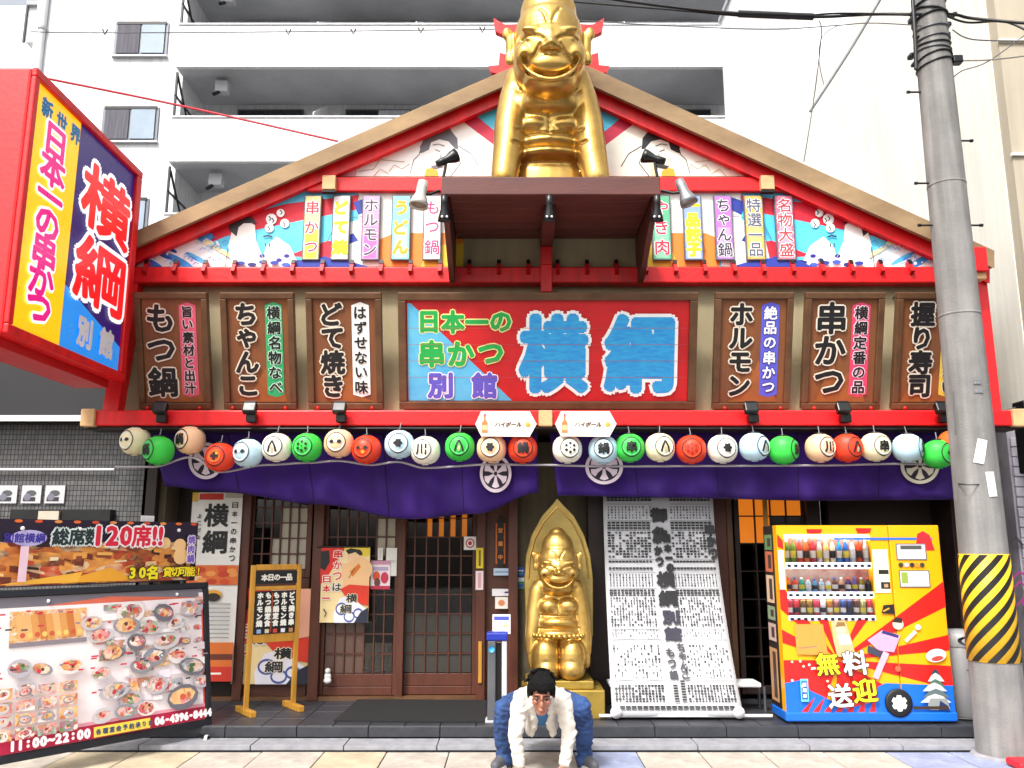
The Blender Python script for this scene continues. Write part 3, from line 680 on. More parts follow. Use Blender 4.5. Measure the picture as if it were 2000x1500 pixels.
def lattice(name, x0, x1, z0, z1, nx, ny, kick=0, paper=(), Y0=8.70, wood=None, stile=.05, g=None, warm=(), painted_refl=None):
    """framed lattice: stiles and rails, bars and one pane in every opening"""
    wood = wood or M['wood']; g = g or M['glass']
    root = empty(name, ((x0+x1)/2, Y0, z0)); attach(root, rb)
    for q0, q1 in (((x0, Y0, z0), (x0+stile, Y0+.04, z1)), ((x1-stile, Y0, z0), (x1, Y0+.04, z1))): b = MB(); b.bb(q0, q1, wood, .005); b.build('stile', root)
    for q0, q1 in (((x0+stile+.001, Y0+.002, z0), (x1-stile-.001, Y0+.038, z0+.08)), ((x0+stile+.001, Y0+.002, z1-.07), (x1-stile-.001, Y0+.038, z1))): b = MB(); b.bb(q0, q1, wood, .005); b.build('rail', root)
    if kick: b = MB(); b.bb((x0+stile+.001, Y0+.01, z0+.082), (x1-stile-.001, Y0+.03, z0+kick), wood, .005); b.build('kick_board', root)
    a0, a1 = x0+stile, x1-stile; c0, c1 = z0+max(.08, kick), z1-.07; w_ = (a1-a0)/nx; h_ = (c1-c0)/ny
    for i in range(1, nx): b = MB(); b.box((a0+i*w_-.007, Y0+.004, c0), (a0+i*w_+.007, Y0+.022, c1), wood); b.build('muntin', root)
    for j in range(1, ny): b = MB(); b.box((a0, Y0+.0045, c0+j*h_-.006), (a1, Y0+.0205, c0+j*h_+.006), wood); b.build('muntin', root)
    cache = {}
    for i in range(nx):
        for j in range(ny):
            pm = M['paper'] if (i, j) in paper else painted_refl[1] if painted_refl and (i, j) in painted_refl[0] else (warm[1] if warm and (i, j) in warm[0] else g)
            if pm.name not in cache:
                q = MB(); q.box((0, 0, 0), (w_-.016, .004, h_-.014), pm); o = q.build('pane'); cache[pm.name] = o.data; bpy.data.objects.remove(o)
            o = link('pane', cache[pm.name]); o.location = (a0+i*w_+.008, Y0+.024, c0+j*h_+.007); attach(o, root)
    return root
zr = lambda y: pz(y, YD)
brown_refl = mat('brown_reflection', '5e463c', .35, var=.25, scale=4); grey_refl = mat('grey_reflection', '3c3a36', .3, var=.35, scale=3)  # opaque panes; the reflection in the door glass is put into their colour
fogg = glass('frosted_glass', (.55, .45, .4), .10, .25)
lattice('lattice_window', dX(482)+.002, dX(606), zr(1128), zt-.125, 6, 7, paper={(i, j) for i in (3, 4, 5) for j in (0, 1, 2, 3)} | {(2, 0), (2, 1)})
b = MB(); b.box((dX(470), 8.72, ZP+.036), (dX(606), 8.76, zr(1128)-.003), M['woodh']); b.build('dado', rb)
b = MB(); b.bb((dX(482), 8.69, zr(1150)), (dX(606), 8.719, zr(1130)), M['wood'], .004); b.build('dado_rail', rb)
lattice('sliding_door', dX(629)+.002, dX(781), ZP+.04, zt-.125, 7, 11, kick=.2, paper={(5, 7), (6, 7), (6, 6), (5, 6)}, Y0=8.70, painted_refl=({(i, j) for i in range(4) for j in range(5)} , brown_refl))
lattice('sliding_door', dX(776), dX(932), ZP+.04, zt-.125, 6, 11, kick=.2, Y0=8.745, painted_refl=({(i, j) for i in range(6) for j in (0, 1, 2)}, grey_refl))
orange = mat('lit_screen', 'c8701c', .8, var=.2, scale=3, emit='d0701a', es=.35)
lattice('lattice_window', dX(1438)+.002, dX(1583), ZP+.05, zt-.125, 4, 8, paper=(), warm=({(i, 6) for i in range(4)} | {(i, 5) for i in (0, 1)}, orange), wood=M['darkw'])
b = MB(); b.bb((px(1486, 8.5), 8.5, ZP), (px(1494, 8.5), 8.53, zt), M['yellowp'], .004); b.build('yellow_batten', rb)
# inside the shop
b = MB(); b.box((dX(335), 12.0, 0), (dX(1600), 12.1, 3), M['wood']); b.box((dX(335), 8.9, -.05), (dX(1600), 12, ZP-.02), M['darkw']); b.build('room_shell', rb)
b = MB(); b.box((dX(335)-.1, 8.9, 0), (dX(335), 12.1, 3), M['darkw']); b.box((dX(1600), 8.9, 0), (dX(1600)+.1, 12.1, 3), M['darkw']); b.box((dX(335), 9.01, 2.69), (dX(1600), 12.1, 2.75), M['darkw']); b.build('room_wall', rb)
b = MB(); b.bb((dX(640), 10.6, ZP), (dX(1000), 11.1, 1.1), M['frame'], .02); b.build('counter', rb)
for i in range(7):
    b = MB(); X_ = dX(800)+i*.14; b.bb((X_, 10.3, 1.72), (X_+.07, 10.32, 2.05), orange, .004); b.build('menu_plate', rb)
b = MB(); b.bb((dX(650), 10.2, 2.1), (dX(1000), 10.3, 2.2), M['frame'], .01); b.build('menu_rail', rb)
for X_ in (dX(700), dX(900)):
    b = MB(); b.lathe((X_, 10.8, 0), [(.001, .62), (.2, .62), (.2, .66), (.001, .66)], M['frame']); b.tube((X_, 10.8, 0.1), (X_, 10.8, .62), .03, M['black']); b.build('stool', rb)
# handle, meters
b = MB(); b.bb((dX(936), 8.6, zr(1330)), (dX(943), 8.618, zr(1250)), M['yellowp'], .004); b.build('door_pull', rb)

# ================================================================ purple curtains
def curtain(name, pts_top, pts_bot, label, Yc, seed, rot=0):
    n_ = 90; rn_ = random.Random(seed); b = MB(); rows = 10; vs = []
    def itp(pts, t):
        x = pts[0][0]+(pts[-1][0]-pts[0][0])*t
        for a, c in zip(pts, pts[1:]):
            if a[0] <= x <= c[0]: u = (x-a[0])/(c[0]-a[0]); u2 = u*u*(3-2*u); return a[1]+(c[1]-a[1])*u2
        return pts[-1][1]
    for j in range(rows+1):
        for i in range(n_+1):
            t = i/n_; xt = pts_top[0][0]+(pts_top[-1][0]-pts_top[0][0])*t; xb = pts_bot[0][0]+(pts_bot[-1][0]-pts_bot[0][0])*t
            yt, yb = itp(pts_top, t), itp(pts_bot, t); k = j/rows; x = xt+(xb-xt)*k; y = yt+(yb-yt)*k
            w_ = .028*math.sin(i*.55+seed)*(.3+k)+.02*math.sin(i*.21+2*k+seed*2)+.012*noise.noise((i*.2, j*.3, seed))*3
            vs.append(P(x, y, Yc+w_))
    b.add(vs, [(j*(n_+1)+i, j*(n_+1)+i+1, (j+1)*(n_+1)+i+1, (j+1)*(n_+1)+i) for j in range(rows) for i in range(n_)], M['purple'], True)
    o = b.build('curtain', None, label, 'curtain', 'purple curtains over the entrance')
    md = o.modifiers.new('thick', 'SOLIDIFY'); md.thickness = .004
    return o
YCu = 8.08
c1 = curtain('curtain', [(292, 838), (500, 838), (780, 838), (1050, 838)], [(322, 950), (440, 962), (620, 985), (800, 1014), (930, 1004), (1052, 962)], 'deep purple curtain sagging over the sliding doors, left of the gold statue', YCu, 1)
c2 = curtain('curtain', [(1072, 838), (1400, 838), (1880, 838)], [(1090, 968), (1300, 972), (1600, 978), (1872, 976)], 'straight purple curtain hanging right of the gold statue above the white sheet', YCu, 5)
for par, x0, x1 in ((c1, 300, 1048), (c2, 1078, 1870)):
    for k in range(1, 5):
        xs = x0+(x1-x0)*k/5; b = MB(); me = par.data; col_ = [v.co.copy() for v in me.vertices]; i = int(90*k/5)
        b.path([col_[j*91+i]+Vector((0, -.006, 0)) for j in range(11)], .004, mat('seam_purple', '1c0340', .9), n=5); b.build('seam', par)
    b = MB(); b.path([par.data.vertices[10*91+i].co+Vector((0, -.004, .004)) for i in range(0, 91, 2)], .006, mat('seam_purple', '1c0340', .9), n=5); b.build('hem', par)
def wheel(pr, cx, cy, r, col, ry=None, bgc='120820'):
    k = (ry or r)/r
    pr.disc(cx, cy, r, col, n=32, ry=r*k); pr.disc(cx, cy, r*.82, bgc, n=32, ry=r*.82*k)
    for i in range(6):
        a = R(60*i+30)
        pts = [(cx+r*q*math.cos(a+w_), cy+r*q*k*math.sin(a+w_)) for q, w_ in ((.12, -.5), (.45, -.26), (.72, -.34), (.77, 0), (.72, .34), (.45, .26), (.12, .5))]
        pr.poly(pts, col, keep=i > 0)
for (cx, cy, r, ry, rot, par) in ((402, 900, 34, 36, 0, c1), (968, 925, 31, 37, 0, c1), (1180, 912, 37, 34, 0, c2), (1797, 910, 38, 35, 0, c2)):
    pr = Print(lambda x, y, h: P(x, y, YCu-.058-h), down=True); wheel(pr, cx, cy, r, 'd8c8d4' if cx < 1500 else 'c2bca8', ry); pr.build('wheel_crest', par)
# rope in front of the curtains
pts = [(225, 912), (300, 912), (372, 893), (430, 922), (520, 908), (600, 904), (660, 900), (725, 908), (776, 902), (830, 914), (960, 907), (1050, 908), (1180, 911), (1400, 910), (1600, 909), (1750, 906), (1872, 908)]
b = MB(); q = []
for (x0, y0), (x1, y1) in zip(pts, pts[1:]):
    for k in range(6):
        t = k/6; q.append(P(x0+(x1-x0)*t, y0+(y1-y0)*(t*t*(3-2*t)), 7.74))
b.path(q, .010, mat('rope', 'a8a2a8', .8, var=.3, scale=60)); b.build('rope', None, 'pale rope strung across the front under the row of round lanterns', 'rope')

# ================================================================ lanterns
LC = {'cream': 'f0e6bc', 'green': '35c845', 'peach': 'f2c69c', 'red': 'e23a18', 'blue': 'bcdcea', 'white': 'f2eedc', 'orange': 'ec6a24'}
lan = [(265, 862, 'cream', 'e', -25), (310, 880, 'green', '鍋', -35), (372, 860, 'peach', '鍋', -28), (430, 893, 'red', 'x', -5), (484, 885, 'blue', 'e', -18), (541, 874, 'white', 'A', -5), (600, 874, 'green', 'o', -8),
       (662, 866, 'peach', 'e', -3), (716, 878, 'red', 'e', -10), (780, 868, 'blue', 'b', 2), (831, 880, 'white', '川', -12), (898, 873, 'green', 'A', 0), (960, 876, 'peach', 'b', -5), (1021, 877, 'red', '鍋', 0),
       (1108, 877, 'white', 'o', 8), (1178, 878, 'blue', '鍋', -4), (1230, 875, 'green', '串', 0), (1289, 874, 'cream', 'A', 12), (1350, 878, 'red', 'o', -8), (1411, 877, 'white', 'b', 6), (1473, 873, 'blue', 'A', 35), (1530, 879, 'green', '鍋', 50),
       (1602, 875, 'peach', '川', 18), (1655, 875, 'red', 'A', 20), (1710, 873, 'cream', '串', 12), (1773, 875, 'blue', '鍋', 55), (1832, 887, 'green', 'b', 25), (1862, 868, 'orange', 'e', 0)]
sym = {'e': 'a two-eyed crest', '鍋': 'a pot character', 'x': 'a cross crest', 'A': 'a peaked crest', 'o': 'a ring of dots', 'b': 'a dark blot crest', '川': 'three upright strokes', '串': 'a skewer character'}
lnear = ['farthest left', 'overlapping the leftmost cream lantern', 'above the left wheel crest', 'just right of the left wheel crest', 'below the second hanging sign', 'left of a green dotted lantern', 'dotted', 'above the rope under the third hanging sign',
 'beside a peach two-eyed lantern', 'left end of main sign', 'right of a blue one', 'standing free left of the hexagonal signs', 'under the left hexagonal sign', 'left of the orange block',
 'under the right hexagonal sign', 'in front of the third wheel crest', 'just right of the right hexagonal sign', 'between a green and a red lantern', 'right of the third cream-faced one', 'right of the red dotted lantern',
 'turned away, under the fourth hanging sign', 'crest turned to its right edge', 'left of a red peaked lantern', 'between a peach and a cream lantern', 'left of the last pale blue lantern', 'in front of the rightmost wheel crest', 'rightmost, beside the utility pole', 'mostly hidden behind the utility pole']
lmat = {k: mat('lantern_'+k, v, .5, var=.1, scale=5) for k, v in LC.items()}
for k, m in lmat.items():
    c = lin(LC[k]); b_ = m.node_tree.nodes['Principled BSDF']; b_.inputs['Subsurface Weight'].default_value = .15; b_.inputs['Subsurface Radius'].default_value = (.05, .05, .05); b_.inputs['Roughness'].default_value = .4
YL = 7.66; r0 = .134
for k, (x, y, c, s, yaw) in enumerate(lan):
    p = P(x, y, YL+(.10 if k in (0, 2) else 0)-(.05 if k in (1, 3) else 0)); rt = empty('paper_lantern', p, None)
    a = R(yaw*1.0)
    b = MB(); prof = []
    for j in range(21):
        t = -1+2*j/20; zz = t*.122; rr = r0*math.sqrt(max(0, 1-abs(t*.93)**2.4))*1.0; rr *= 1+.012*math.cos(j*math.pi); prof.append((max(rr, .03), zz))
    b.lathe(p, prof, lmat[c], 28); b.build('shade', rt)
    b = MB(); b.lathe(p, [(.001, .119), (.043, .119), (.043, .137), (.001, .139)], M['black'], 16); b.build('cap', rt)
    b = MB(); b.lathe(p, [(.001, -.131), (.03, -.131), (.034, -.118), (.001, -.116)], lmat[c], 16); b.build('base_ring', rt)
    b = MB(); b.tube((p[0], p[1], p[2]+.135), (p[0]+.01*math.sin(k*3), p[1]+.02, p[2]+.2), .006, M['alu']); b.build('hook', rt)
    def fn(u, v, h, p=p, a=a):
        u *= 1.12; v *= 1.12
        r_ = r0*math.sqrt(max(0, 1-abs(v/.122*.93)**2.4))+.003+h; th = a+u/r0
        return (p[0]+r_*math.sin(th), p[1]-r_*math.cos(th), p[2]+v)
    pr = Print(fn, dh=.0003); ink = '1a1a1c'
    face = {'red': 'd8481a', 'green': '5ad07a'}.get(c, 'f4f2ea')
    pr.ring(0, 0, .084, .007, ink); pr.disc(0, 0, .070, face, n=24)
    if s in '鍋串川': pr.ch(s, 0, 0, .095, ink, .004)
    elif s == 'e':
        for q in (-1, 1): pr.poly([(q*.012, .002), (q*.02, .016), (q*.034, .02), (q*.052, .004), (q*.036, -.012), (q*.02, -.01)], ink)
        pr.disc(0, .005, .012, face)
        if c == 'red': pr.disc(.01, -.03, .014, 'e8a020')
    elif s == 'A':
        pr.line([(-.034, -.045), (-.022, 0), (0, .045)], .016, ink); pr.line([(.034, -.045), (.022, 0), (0, .045)], .016, ink); pr.disc(0, -.022, .01, 'c8b090', ry=.022)
    elif s == 'o':
        for i in range(6): pr.disc(.036*math.cos(R(60*i+30)), .036*math.sin(R(60*i+30)), .0125, ink if c != 'red' else 'a81c0a', n=6)
        pr.disc(0, 0, .006, ink)
    elif s == 'x':
        pr.disc(0, 0, .05, 'e8701c'); pr.line([(-.03, 0), (.03, 0)], .022, ink); pr.line([(0, -.032), (0, .03)], .022, ink); pr.disc(.02, .02, .01, 'e8b020')
    else:
        rq = random.Random(k); pr.disc(0, 0, .026, ink, n=9, ry=.032)
        for i in range(6): a2 = R(60*i); pr.disc(.026*math.cos(a2), .028*math.sin(a2), rq.uniform(.007, .014), ink, n=7)
    pr.build('crest', rt)
    nm = {'blue': 'pale blue'}.get(c, c)
    where = lnear[k] if k != 6 else 'right of the second hanging sign'
    tag(rt, 'round %s lantern with %s, %s' % (nm, sym[s], where), 'lantern', 'round paper lanterns along the eaves')
b = MB(); b.path([P(235, 838, 7.72), P(1000, 836, 7.72), P(1880, 838, 7.72)], .008, M['black']); b.build('lantern_wire', None, 'thin black wire above the lanterns from which they hang', 'cable')
# ================================================================ hanging signs
def board_fn(c, w_, h_, tilt):
    """c: top centre; leaning so that the foot lies further back"""
    ux = Vector((1, 0, 0)); uy = Vector((0, -math.sin(tilt), math.cos(tilt)))
    o = Vector(c)-uy*h_-ux*w_/2
    return plane_fn(o, ux, uy), o, ux, uy, ux.cross(uy)
def obox(b, o, ux, uy, n, a, c, d0, d1, m, bev=True):
    M_ = Matrix((( ux[0], uy[0], n[0], o[0]), (ux[1], uy[1], n[1], o[1]), (ux[2], uy[2], n[2], o[2]), (0, 0, 0, 1)))
    q = MB(); (q.bb if bev else q.box)((a[0], a[1], d0), (c[0], c[1], d1), m); b.add([M_ @ Vector(v) for v in q.v], q.f, m)
panel = mat('varnished_panel', '70452e', .5, c2='8a5228', var=.3, scale=1.6, bump=.1, stretch=(6, 2, .8))
signs = [(262, 405, 'もつ鍋', '旨い素材と出汁', 'e05a78', '1a1416', 'f0c8d0', 'with a pink strip, leftmost of the row'),
         (430, 574, 'ちゃんこ', '横綱名物なべ', '2aa868', '141a16', 'c8ecd8', 'with a green strip, second from the left'),
         (597, 745, 'どて焼き', 'はずせない味', 'f4f4f2', '141414', 'f4f4f2', 'with a white strip, directly left of the big central sign'),
         (1397, 1550, 'ホルモン', '絶品の串かつ', '5a5ac8', 'f4f4fa', '3a3aa0', 'with a blue violet strip, directly right of the big central sign'),
         (1573, 1728, '串かつ', '横綱定番の品', 'e0406a', '1a1014', 'f6dce4', 'with a crimson strip, second from the utility pole'),
         (1752, 1905, '握り寿司', '本格の味わい', 'e8c84a', '1a1814', 'f6ecc0', 'with a yellow strip, half behind the utility pole')]
YT = 7.60; YB = 7.93
zT = pz(571, YT); zB = pz(799, YB); tl_ = math.atan2(YB-YT, zT-zB); hS = math.hypot(YB-YT, zT-zB)
for k, (x0, x1, t, t2, sc, ink, ol, lab) in enumerate(signs):
    X0, X1 = px(x0, YT, 571), px(x1, YT, 571); w_ = X1-X0
    fn, o, ux, uy, n = board_fn(((X0+X1)/2, YT, zT), w_, hS, tl_)
    rt = empty('hanging_sign', ((X0+X1)/2, YB, zB), 'brown framed hanging sign %s' % lab, 'sign', 'framed menu signs across the upper front')
    b = MB(); obox(b, o, ux, uy, n, (.055, .055), (w_-.055, hS-.055), -.03, -.002, panel); b.build('panel', rt)
    for (a, c) in (((0, 0), (w_, .06)), ((0, hS-.06), (w_, hS))):
        b = MB(); obox(b, o, ux, uy, n, a, c, -.045, .03, M['frame']); b.build('frame_rail', rt)
    for (a, c) in (((0, .061), (.06, hS-.061)), ((w_-.06, .061), (w_, hS-.061))):
        b = MB(); obox(b, o, ux, uy, n, a, c, -.044, .029, M['frame']); b.build('frame_stile', rt)
    for q in (.07, .56):
        xa = X0+w_*q+.02; b = MB(); b.path([(xa, YT+.03, zT-.02), (xa+.05, 7.72, zT+.03), (xa+.07, 7.99, zT+.06)], .008, M['black']); b.build('hanger', rt)
    for q in (.14, .86):
        b = MB(); b.ball((X0+w_*q, YB-.07, zB+.0), .016, M['red'], 6); b.build('red_clip', rt)
    pr = Print(fn)
    rq = random.Random(k)
    for i in range(5):       # painted figuring of the board
        pr.poly([(rq.uniform(.08, w_*.5), .07), (rq.uniform(w_*.4, w_-.07), .07), (rq.uniform(.2, w_-.1), hS*rq.uniform(.2, .5))], mat('panel_orange', '98582a', .5, var=.2))
    sx0, sx1 = w_*.60, w_*.83; top = hS-.10; bot = .12
    pr.poly([(sx0, bot+.02), ((sx0+sx1)/2, bot-.005), (sx1, bot+.02), (sx1, top-.02), ((sx0+sx1)/2, top+.01), (sx0, top-.02)], sc)
    H2 = (top-bot-.04)/len(t2); s2 = min(H2*.92, (sx1-sx0)*.82)
    pr.txt(t2, (sx0+sx1)/2, top-.02-H2/2, s2, [(flat(ol), .012), (flat(ink), .0035)], step=H2)
    H1 = (top-bot+.02)/len(t); s1 = min(H1*1.02, w_*.42)
    pr.txt(t, w_*.34, top+.01-H1/2, s1, [(flat('e8dcc8'), .024), (flat('141012'), .010)], step=H1)
    pr.build('lettering', rt)
# big central sign
X0, X1 = px(777, YT, 571), px(1363, YT, 571); w_ = X1-X0
fn, o, ux, uy, n = board_fn(((X0+X1)/2, YT, zT), w_, hS, tl_)
rt = empty('main_sign', ((X0+X1)/2, YB, zB), 'wide framed signboard in red and sky blue with huge blue characters above the entrance', 'sign')
bd = mat('sign_red', 'cc1c20', .5, var=.16, scale=3, bump=.1)
b = MB(); obox(b, o, ux, uy, n, (.07, .07), (w_-.07, hS-.07), -.03, -.002, bd); b.build('panel', rt)
for (a, c) in (((0, 0), (w_, .075)), ((0, hS-.075), (w_, hS))):
    b = MB(); obox(b, o, ux, uy, n, a, c, -.045, .03, M['frame']); b.build('frame_rail', rt)
for (a, c) in (((0, .076), (.075, hS-.076)), ((w_-.075, .076), (w_, hS-.076))):
    b = MB(); obox(b, o, ux, uy, n, a, c, -.044, .029, M['frame']); b.build('frame_stile', rt)
pr = Print(fn); U = lambda x: (x-777)/586*w_; V = lambda y: (799-y)/228*hS
pr.poly([(U(795), V(782)), (U(795), V(592)), (U(802), V(592)), (U(1000), V(782))], mat('sign_cyan', '6cc4e0', .5, c2='4aa4d8', var=.2, scale=3))
pr.txt('日本一の', U(837), V(628), .22, [(flat('f0ee9a'), .022), (flat('1ea84c'), .010)], vert=False, step=U(884)-U(837))
pr.txt('串かつ', U(842), V(690), .26, [(flat('f0ee9a'), .022), (flat('1ea84c'), .012)], vert=False, step=U(900)-U(842))
pr.txt('別館', U(858), V(752), .25, [(flat('f2eef8'), .022), (flat('5e56c0'), .012)], vert=False, step=U(945)-U(858))
bl = mat('letter_blue', '2888d8', .45, c2='38b0e0', var=.35, scale=5, stretch=(2, 1, 9))
for c, cx in (('横', 1082), ('綱', 1250)):
    pr.ch(c, U(cx), V(690), .8, flat('f4f4f0'), .066, n=12, fit=((U(1142)-U(1018)), V(618)-V(760)))
for c, cx in (('横', 1082), ('綱', 1250)):
    pr.ch(c, U(cx), V(690), .8, bl, .036, n=10, fit=((U(1142)-U(1018)), V(618)-V(760)))
for yy in (640, 672, 704, 736): pr.line([(U(795), V(yy)), (U(1345), V(yy))], .0035, mat('panel_joint', 'b04a50', .6))
pr.build('lettering', rt)
# ---- black floodlights under the signs
wh = ['under the leftmost hanging sign', 'under the second hanging sign', 'under the third hanging sign', 'under the fourth hanging sign', 'under the fifth hanging sign', 'beside the utility pole under the last hanging sign']
for k, xx in enumerate((313, 488, 663, 1467, 1647, 1840)):
    rt = empty('floodlight', P(xx, 805, 7.6), 'small black floodlight on the red beam, '+wh[k], 'light', 'floodlights on the lower red beam')
    c = Vector(P(xx, 797, 7.60)); b = MB(); M_ = Matrix.Translation(c) @ Matrix.Rotation(R(-25), 4, 'X'); q = MB(); q.bb((-.062, -.03, -.05), (.062, .04, .05), M['black'], .012); b.add([M_ @ Vector(v) for v in q.v], q.f, M['black'])
    b.build('housing', rt)
    b = MB(); b.cb((0, 0, .056), (.10, .055, .006), mat('lamp_lens', '1a1c1e', .45, spec=.3), M_); b.build('lens', rt)
    b = MB(); c2 = Vector(P(xx+4, 815, 7.66)); b.bb(c2-Vector((.045, .04, .05)), c2+Vector((.045, .04, .03)), M['black'], .01); b.tube(c, c2, .02, M['black']); b.build('bracket', rt)
# ---- canopy spotlights
def spot(label, a, d, m, L=.20, r=.055, arm=None, Y=6.72):
    a = Vector(a); d = Vector(d).normalized(); rt = empty('spotlight', a, label, 'light', 'spotlights round the canopy shelf')
    M_ = d.to_track_quat('Z', 'Y').to_matrix().to_4x4()
    b = MB(); b.lathe(a, [(.001, -L*.5), (r*.55, -L*.48), (r*.62, -L*.2), (r*.6, 0), (r*1.0, L*.32), (r*1.12, L*.5), (r*1.05, L*.5), (r*.8, L*.4)], m, 16, M_); b.build('housing', rt)
    b = MB(); b.lathe(a, [(.001, L*.42), (r*.9, L*.42), (r*.9, L*.44), (.001, L*.45)], mat('lamp_face', '8a8478', .2, spec=.8), 16, M_); b.build('lens', rt)
    if arm is not None:
        b = MB(); b.path([a, (a+Vector(arm))/2+Vector((0, 0, -.02)), arm], .013, M['black']); b.build('arm', rt)
    return rt
silver = mat('silver_reflector', '9a9a9e', .3, metal=.6)
spot('black spotlight aimed up at the statue from the left corner of the shelf', P(872, 312, 6.8), (.7, .2, .45), M['black'], arm=P(866, 345, 6.8))
spot('black spotlight aimed up at the statue from the right corner of the shelf', P(1278, 310, 6.8), (-.8, .2, .35), M['black'], arm=P(1284, 345, 6.8))
spot('pale silver spotlight hanging outside the left end of the shelf, aimed down left', P(822, 378, 6.75), (-.15, -.1, -1), mat('pale_reflector', 'c8c4bc', .35, metal=.3), .24, .075, arm=P(858, 372, 6.8))
spot('grey spotlight hanging outside the right end of the shelf, aimed down right', P(1336, 374, 6.75), (.35, -.1, -1), silver, .24, .07, arm=P(1292, 372, 6.8))
for x_, lab in ((868, 'black spotlight hanging straight down at the left end of the shelf'), (1073, 'black spotlight hanging straight down from the middle of the shelf front'), (1283, 'black spotlight hanging straight down at the right end of the shelf')):
    rt = spot(lab, P(x_, 407, 6.72), (0, .25, -1), M['black'], .22, .052, arm=P(x_, 380, 6.72))
    for q in (-.02, .02): b = MB(); b.ball(Vector(P(x_, 423, 6.66))+Vector((q, -.0, 0)), .010, mat('lamp_glint', 'f0eee8', .2), 6); b.build('bulb', rt)
# ---- hexagonal highball signs
for k, cx in enumerate((988, 1144)):
    Yh = 7.52; rt = empty('hexagonal_sign', P(cx, 828, Yh), 'small pale hexagonal drink sign on the red beam, %s of the orange block' % ('left' if k == 0 else 'right'), 'sign', 'hexagonal drink signs')
    pts = [(cx-60, 828), (cx-48, 804), (cx+46, 804), (cx+60, 828), (cx+46, 852), (cx-48, 852)]
    q = [P(a, c, Yh) for a, c in pts]; b = MB(); b.prism([(p[0], p[2]) for p in q], Yh, Yh+.035, mat('sign_cream', 'f2eedd', .45)); b.build('panel', rt, bevel=.004)
    pr = Print(px_fn(Yh), down=True)
    q = [(a+(cx-a)*.05, c+(828-c)*.08) for a, c in pts]; pr.poly(q, 'f6f3e2')
    pr.poly([(cx-47, 846), (cx-47, 826), (cx-43, 820), (cx-43, 812), (cx-39, 812), (cx-39, 820), (cx-35, 826), (cx-35, 846)], 'd0783c'); pr.rect(cx-46, 830, cx-36, 840, 'e8b088'); pr.rect(cx-43, 808, cx-39, 813, 'c8483c')
    pr.txt('ハイボール', cx-16, 829, 11, [(flat('5a3c3c'), .5)], vert=False, step=10.5, shear=.2); pr.line([(cx-30, 811), (cx+34, 811)], 1, 'b8b4a4')
    for i in range(8): pr.poly([(cx+43+2*math.cos(R(45*i+90)), 829+2*math.sin(R(45*i+90))), (cx+43+8*math.cos(R(45*i)), 829+8*math.sin(R(45*i))), (cx+43+2*math.cos(R(45*i-90)), 829+2*math.sin(R(45*i-90)))], 'e0a830', keep=False)
    pr.build('print', rt)

# ================================================================ projecting box sign, left
Xs = -3.57; Yn, Yf = 5.76, 7.60; zf0, zf1 = 3.10, 5.14; thick = .50
rt = empty('projecting_sign', (Xs, Yf, zf0), 'big red box sign projecting from the left corner with yellow and navy face', 'sign')
b = MB(); b.bb((Xs-thick, Yn, zf0), (Xs-.012, Yf, zf1), M['red'], .02); b.build('box', rt)
for a, c in (((Xs-.012, Yn, zf0), (Xs+.03, Yf, zf0+.07)), ((Xs-.012, Yn, zf1-.07), (Xs+.03, Yf, zf1)), ((Xs-.012, Yn, zf0+.071), (Xs+.029, Yn+.06, zf1-.071)), ((Xs-.012, Yf-.10, zf0+.071), (Xs+.029, Yf, zf1-.071))):
    b = MB(); b.bb(a, c, M['red'], .01); b.build('rim', rt)
b = MB(); b.box((Xs-thick+.1, Yn+.1, zf0-.07), (Xs-.1, Yf-.05, zf0-.002), M['redd']); b.build('bottom_tray', rt)
for q in (zf0+.2, zf1-.6): b = MB(); b.box((Xs-.3, Yf+.002, q), (Xs-.15, 8.2, q+.15), M['redd']); b.build('bracket', rt)
W_ = Yf-Yn-.16; H_ = zf1-zf0-.14
fn = lambda u, v, h: (Xs-.006+h, Yn+.06+u, zf0+.07+v)
pr = Print(fn)
split = W_*.40; mat('face_white', 'f6f4f4', .3, var=0, emit='f6f4f4', es=.3)  # emission added to the face colours stands for sunlight on the sign
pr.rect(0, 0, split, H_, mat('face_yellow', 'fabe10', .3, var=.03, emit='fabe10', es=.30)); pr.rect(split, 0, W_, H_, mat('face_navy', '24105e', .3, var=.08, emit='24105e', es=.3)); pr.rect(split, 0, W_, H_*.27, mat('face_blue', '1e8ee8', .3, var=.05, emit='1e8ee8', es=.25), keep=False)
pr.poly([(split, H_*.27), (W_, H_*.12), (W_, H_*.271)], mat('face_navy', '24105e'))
pr.txt('新世界', split*.26, H_*.925, .16, [(flat('f2f4f4'), .010), (flat('1e8ed0'), .006)], vert=False, step=.21)
t = '日本一の串かつ'; st_ = H_*.82/7
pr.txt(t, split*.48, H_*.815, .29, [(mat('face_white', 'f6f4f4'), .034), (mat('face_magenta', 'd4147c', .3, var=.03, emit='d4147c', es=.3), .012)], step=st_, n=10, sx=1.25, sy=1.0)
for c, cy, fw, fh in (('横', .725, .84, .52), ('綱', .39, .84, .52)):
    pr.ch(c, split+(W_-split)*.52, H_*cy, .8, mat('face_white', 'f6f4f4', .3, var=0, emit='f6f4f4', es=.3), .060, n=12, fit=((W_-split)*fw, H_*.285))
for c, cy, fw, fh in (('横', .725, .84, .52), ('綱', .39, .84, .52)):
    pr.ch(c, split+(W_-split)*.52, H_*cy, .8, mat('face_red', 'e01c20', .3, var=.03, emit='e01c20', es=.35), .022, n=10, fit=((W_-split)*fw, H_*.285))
pr.txt('別館', split+(W_-split)*.34, H_*.105, .26, [(flat('f2f6f8'), .014)], vert=False, step=.38)
pr.build('lettering', rt)
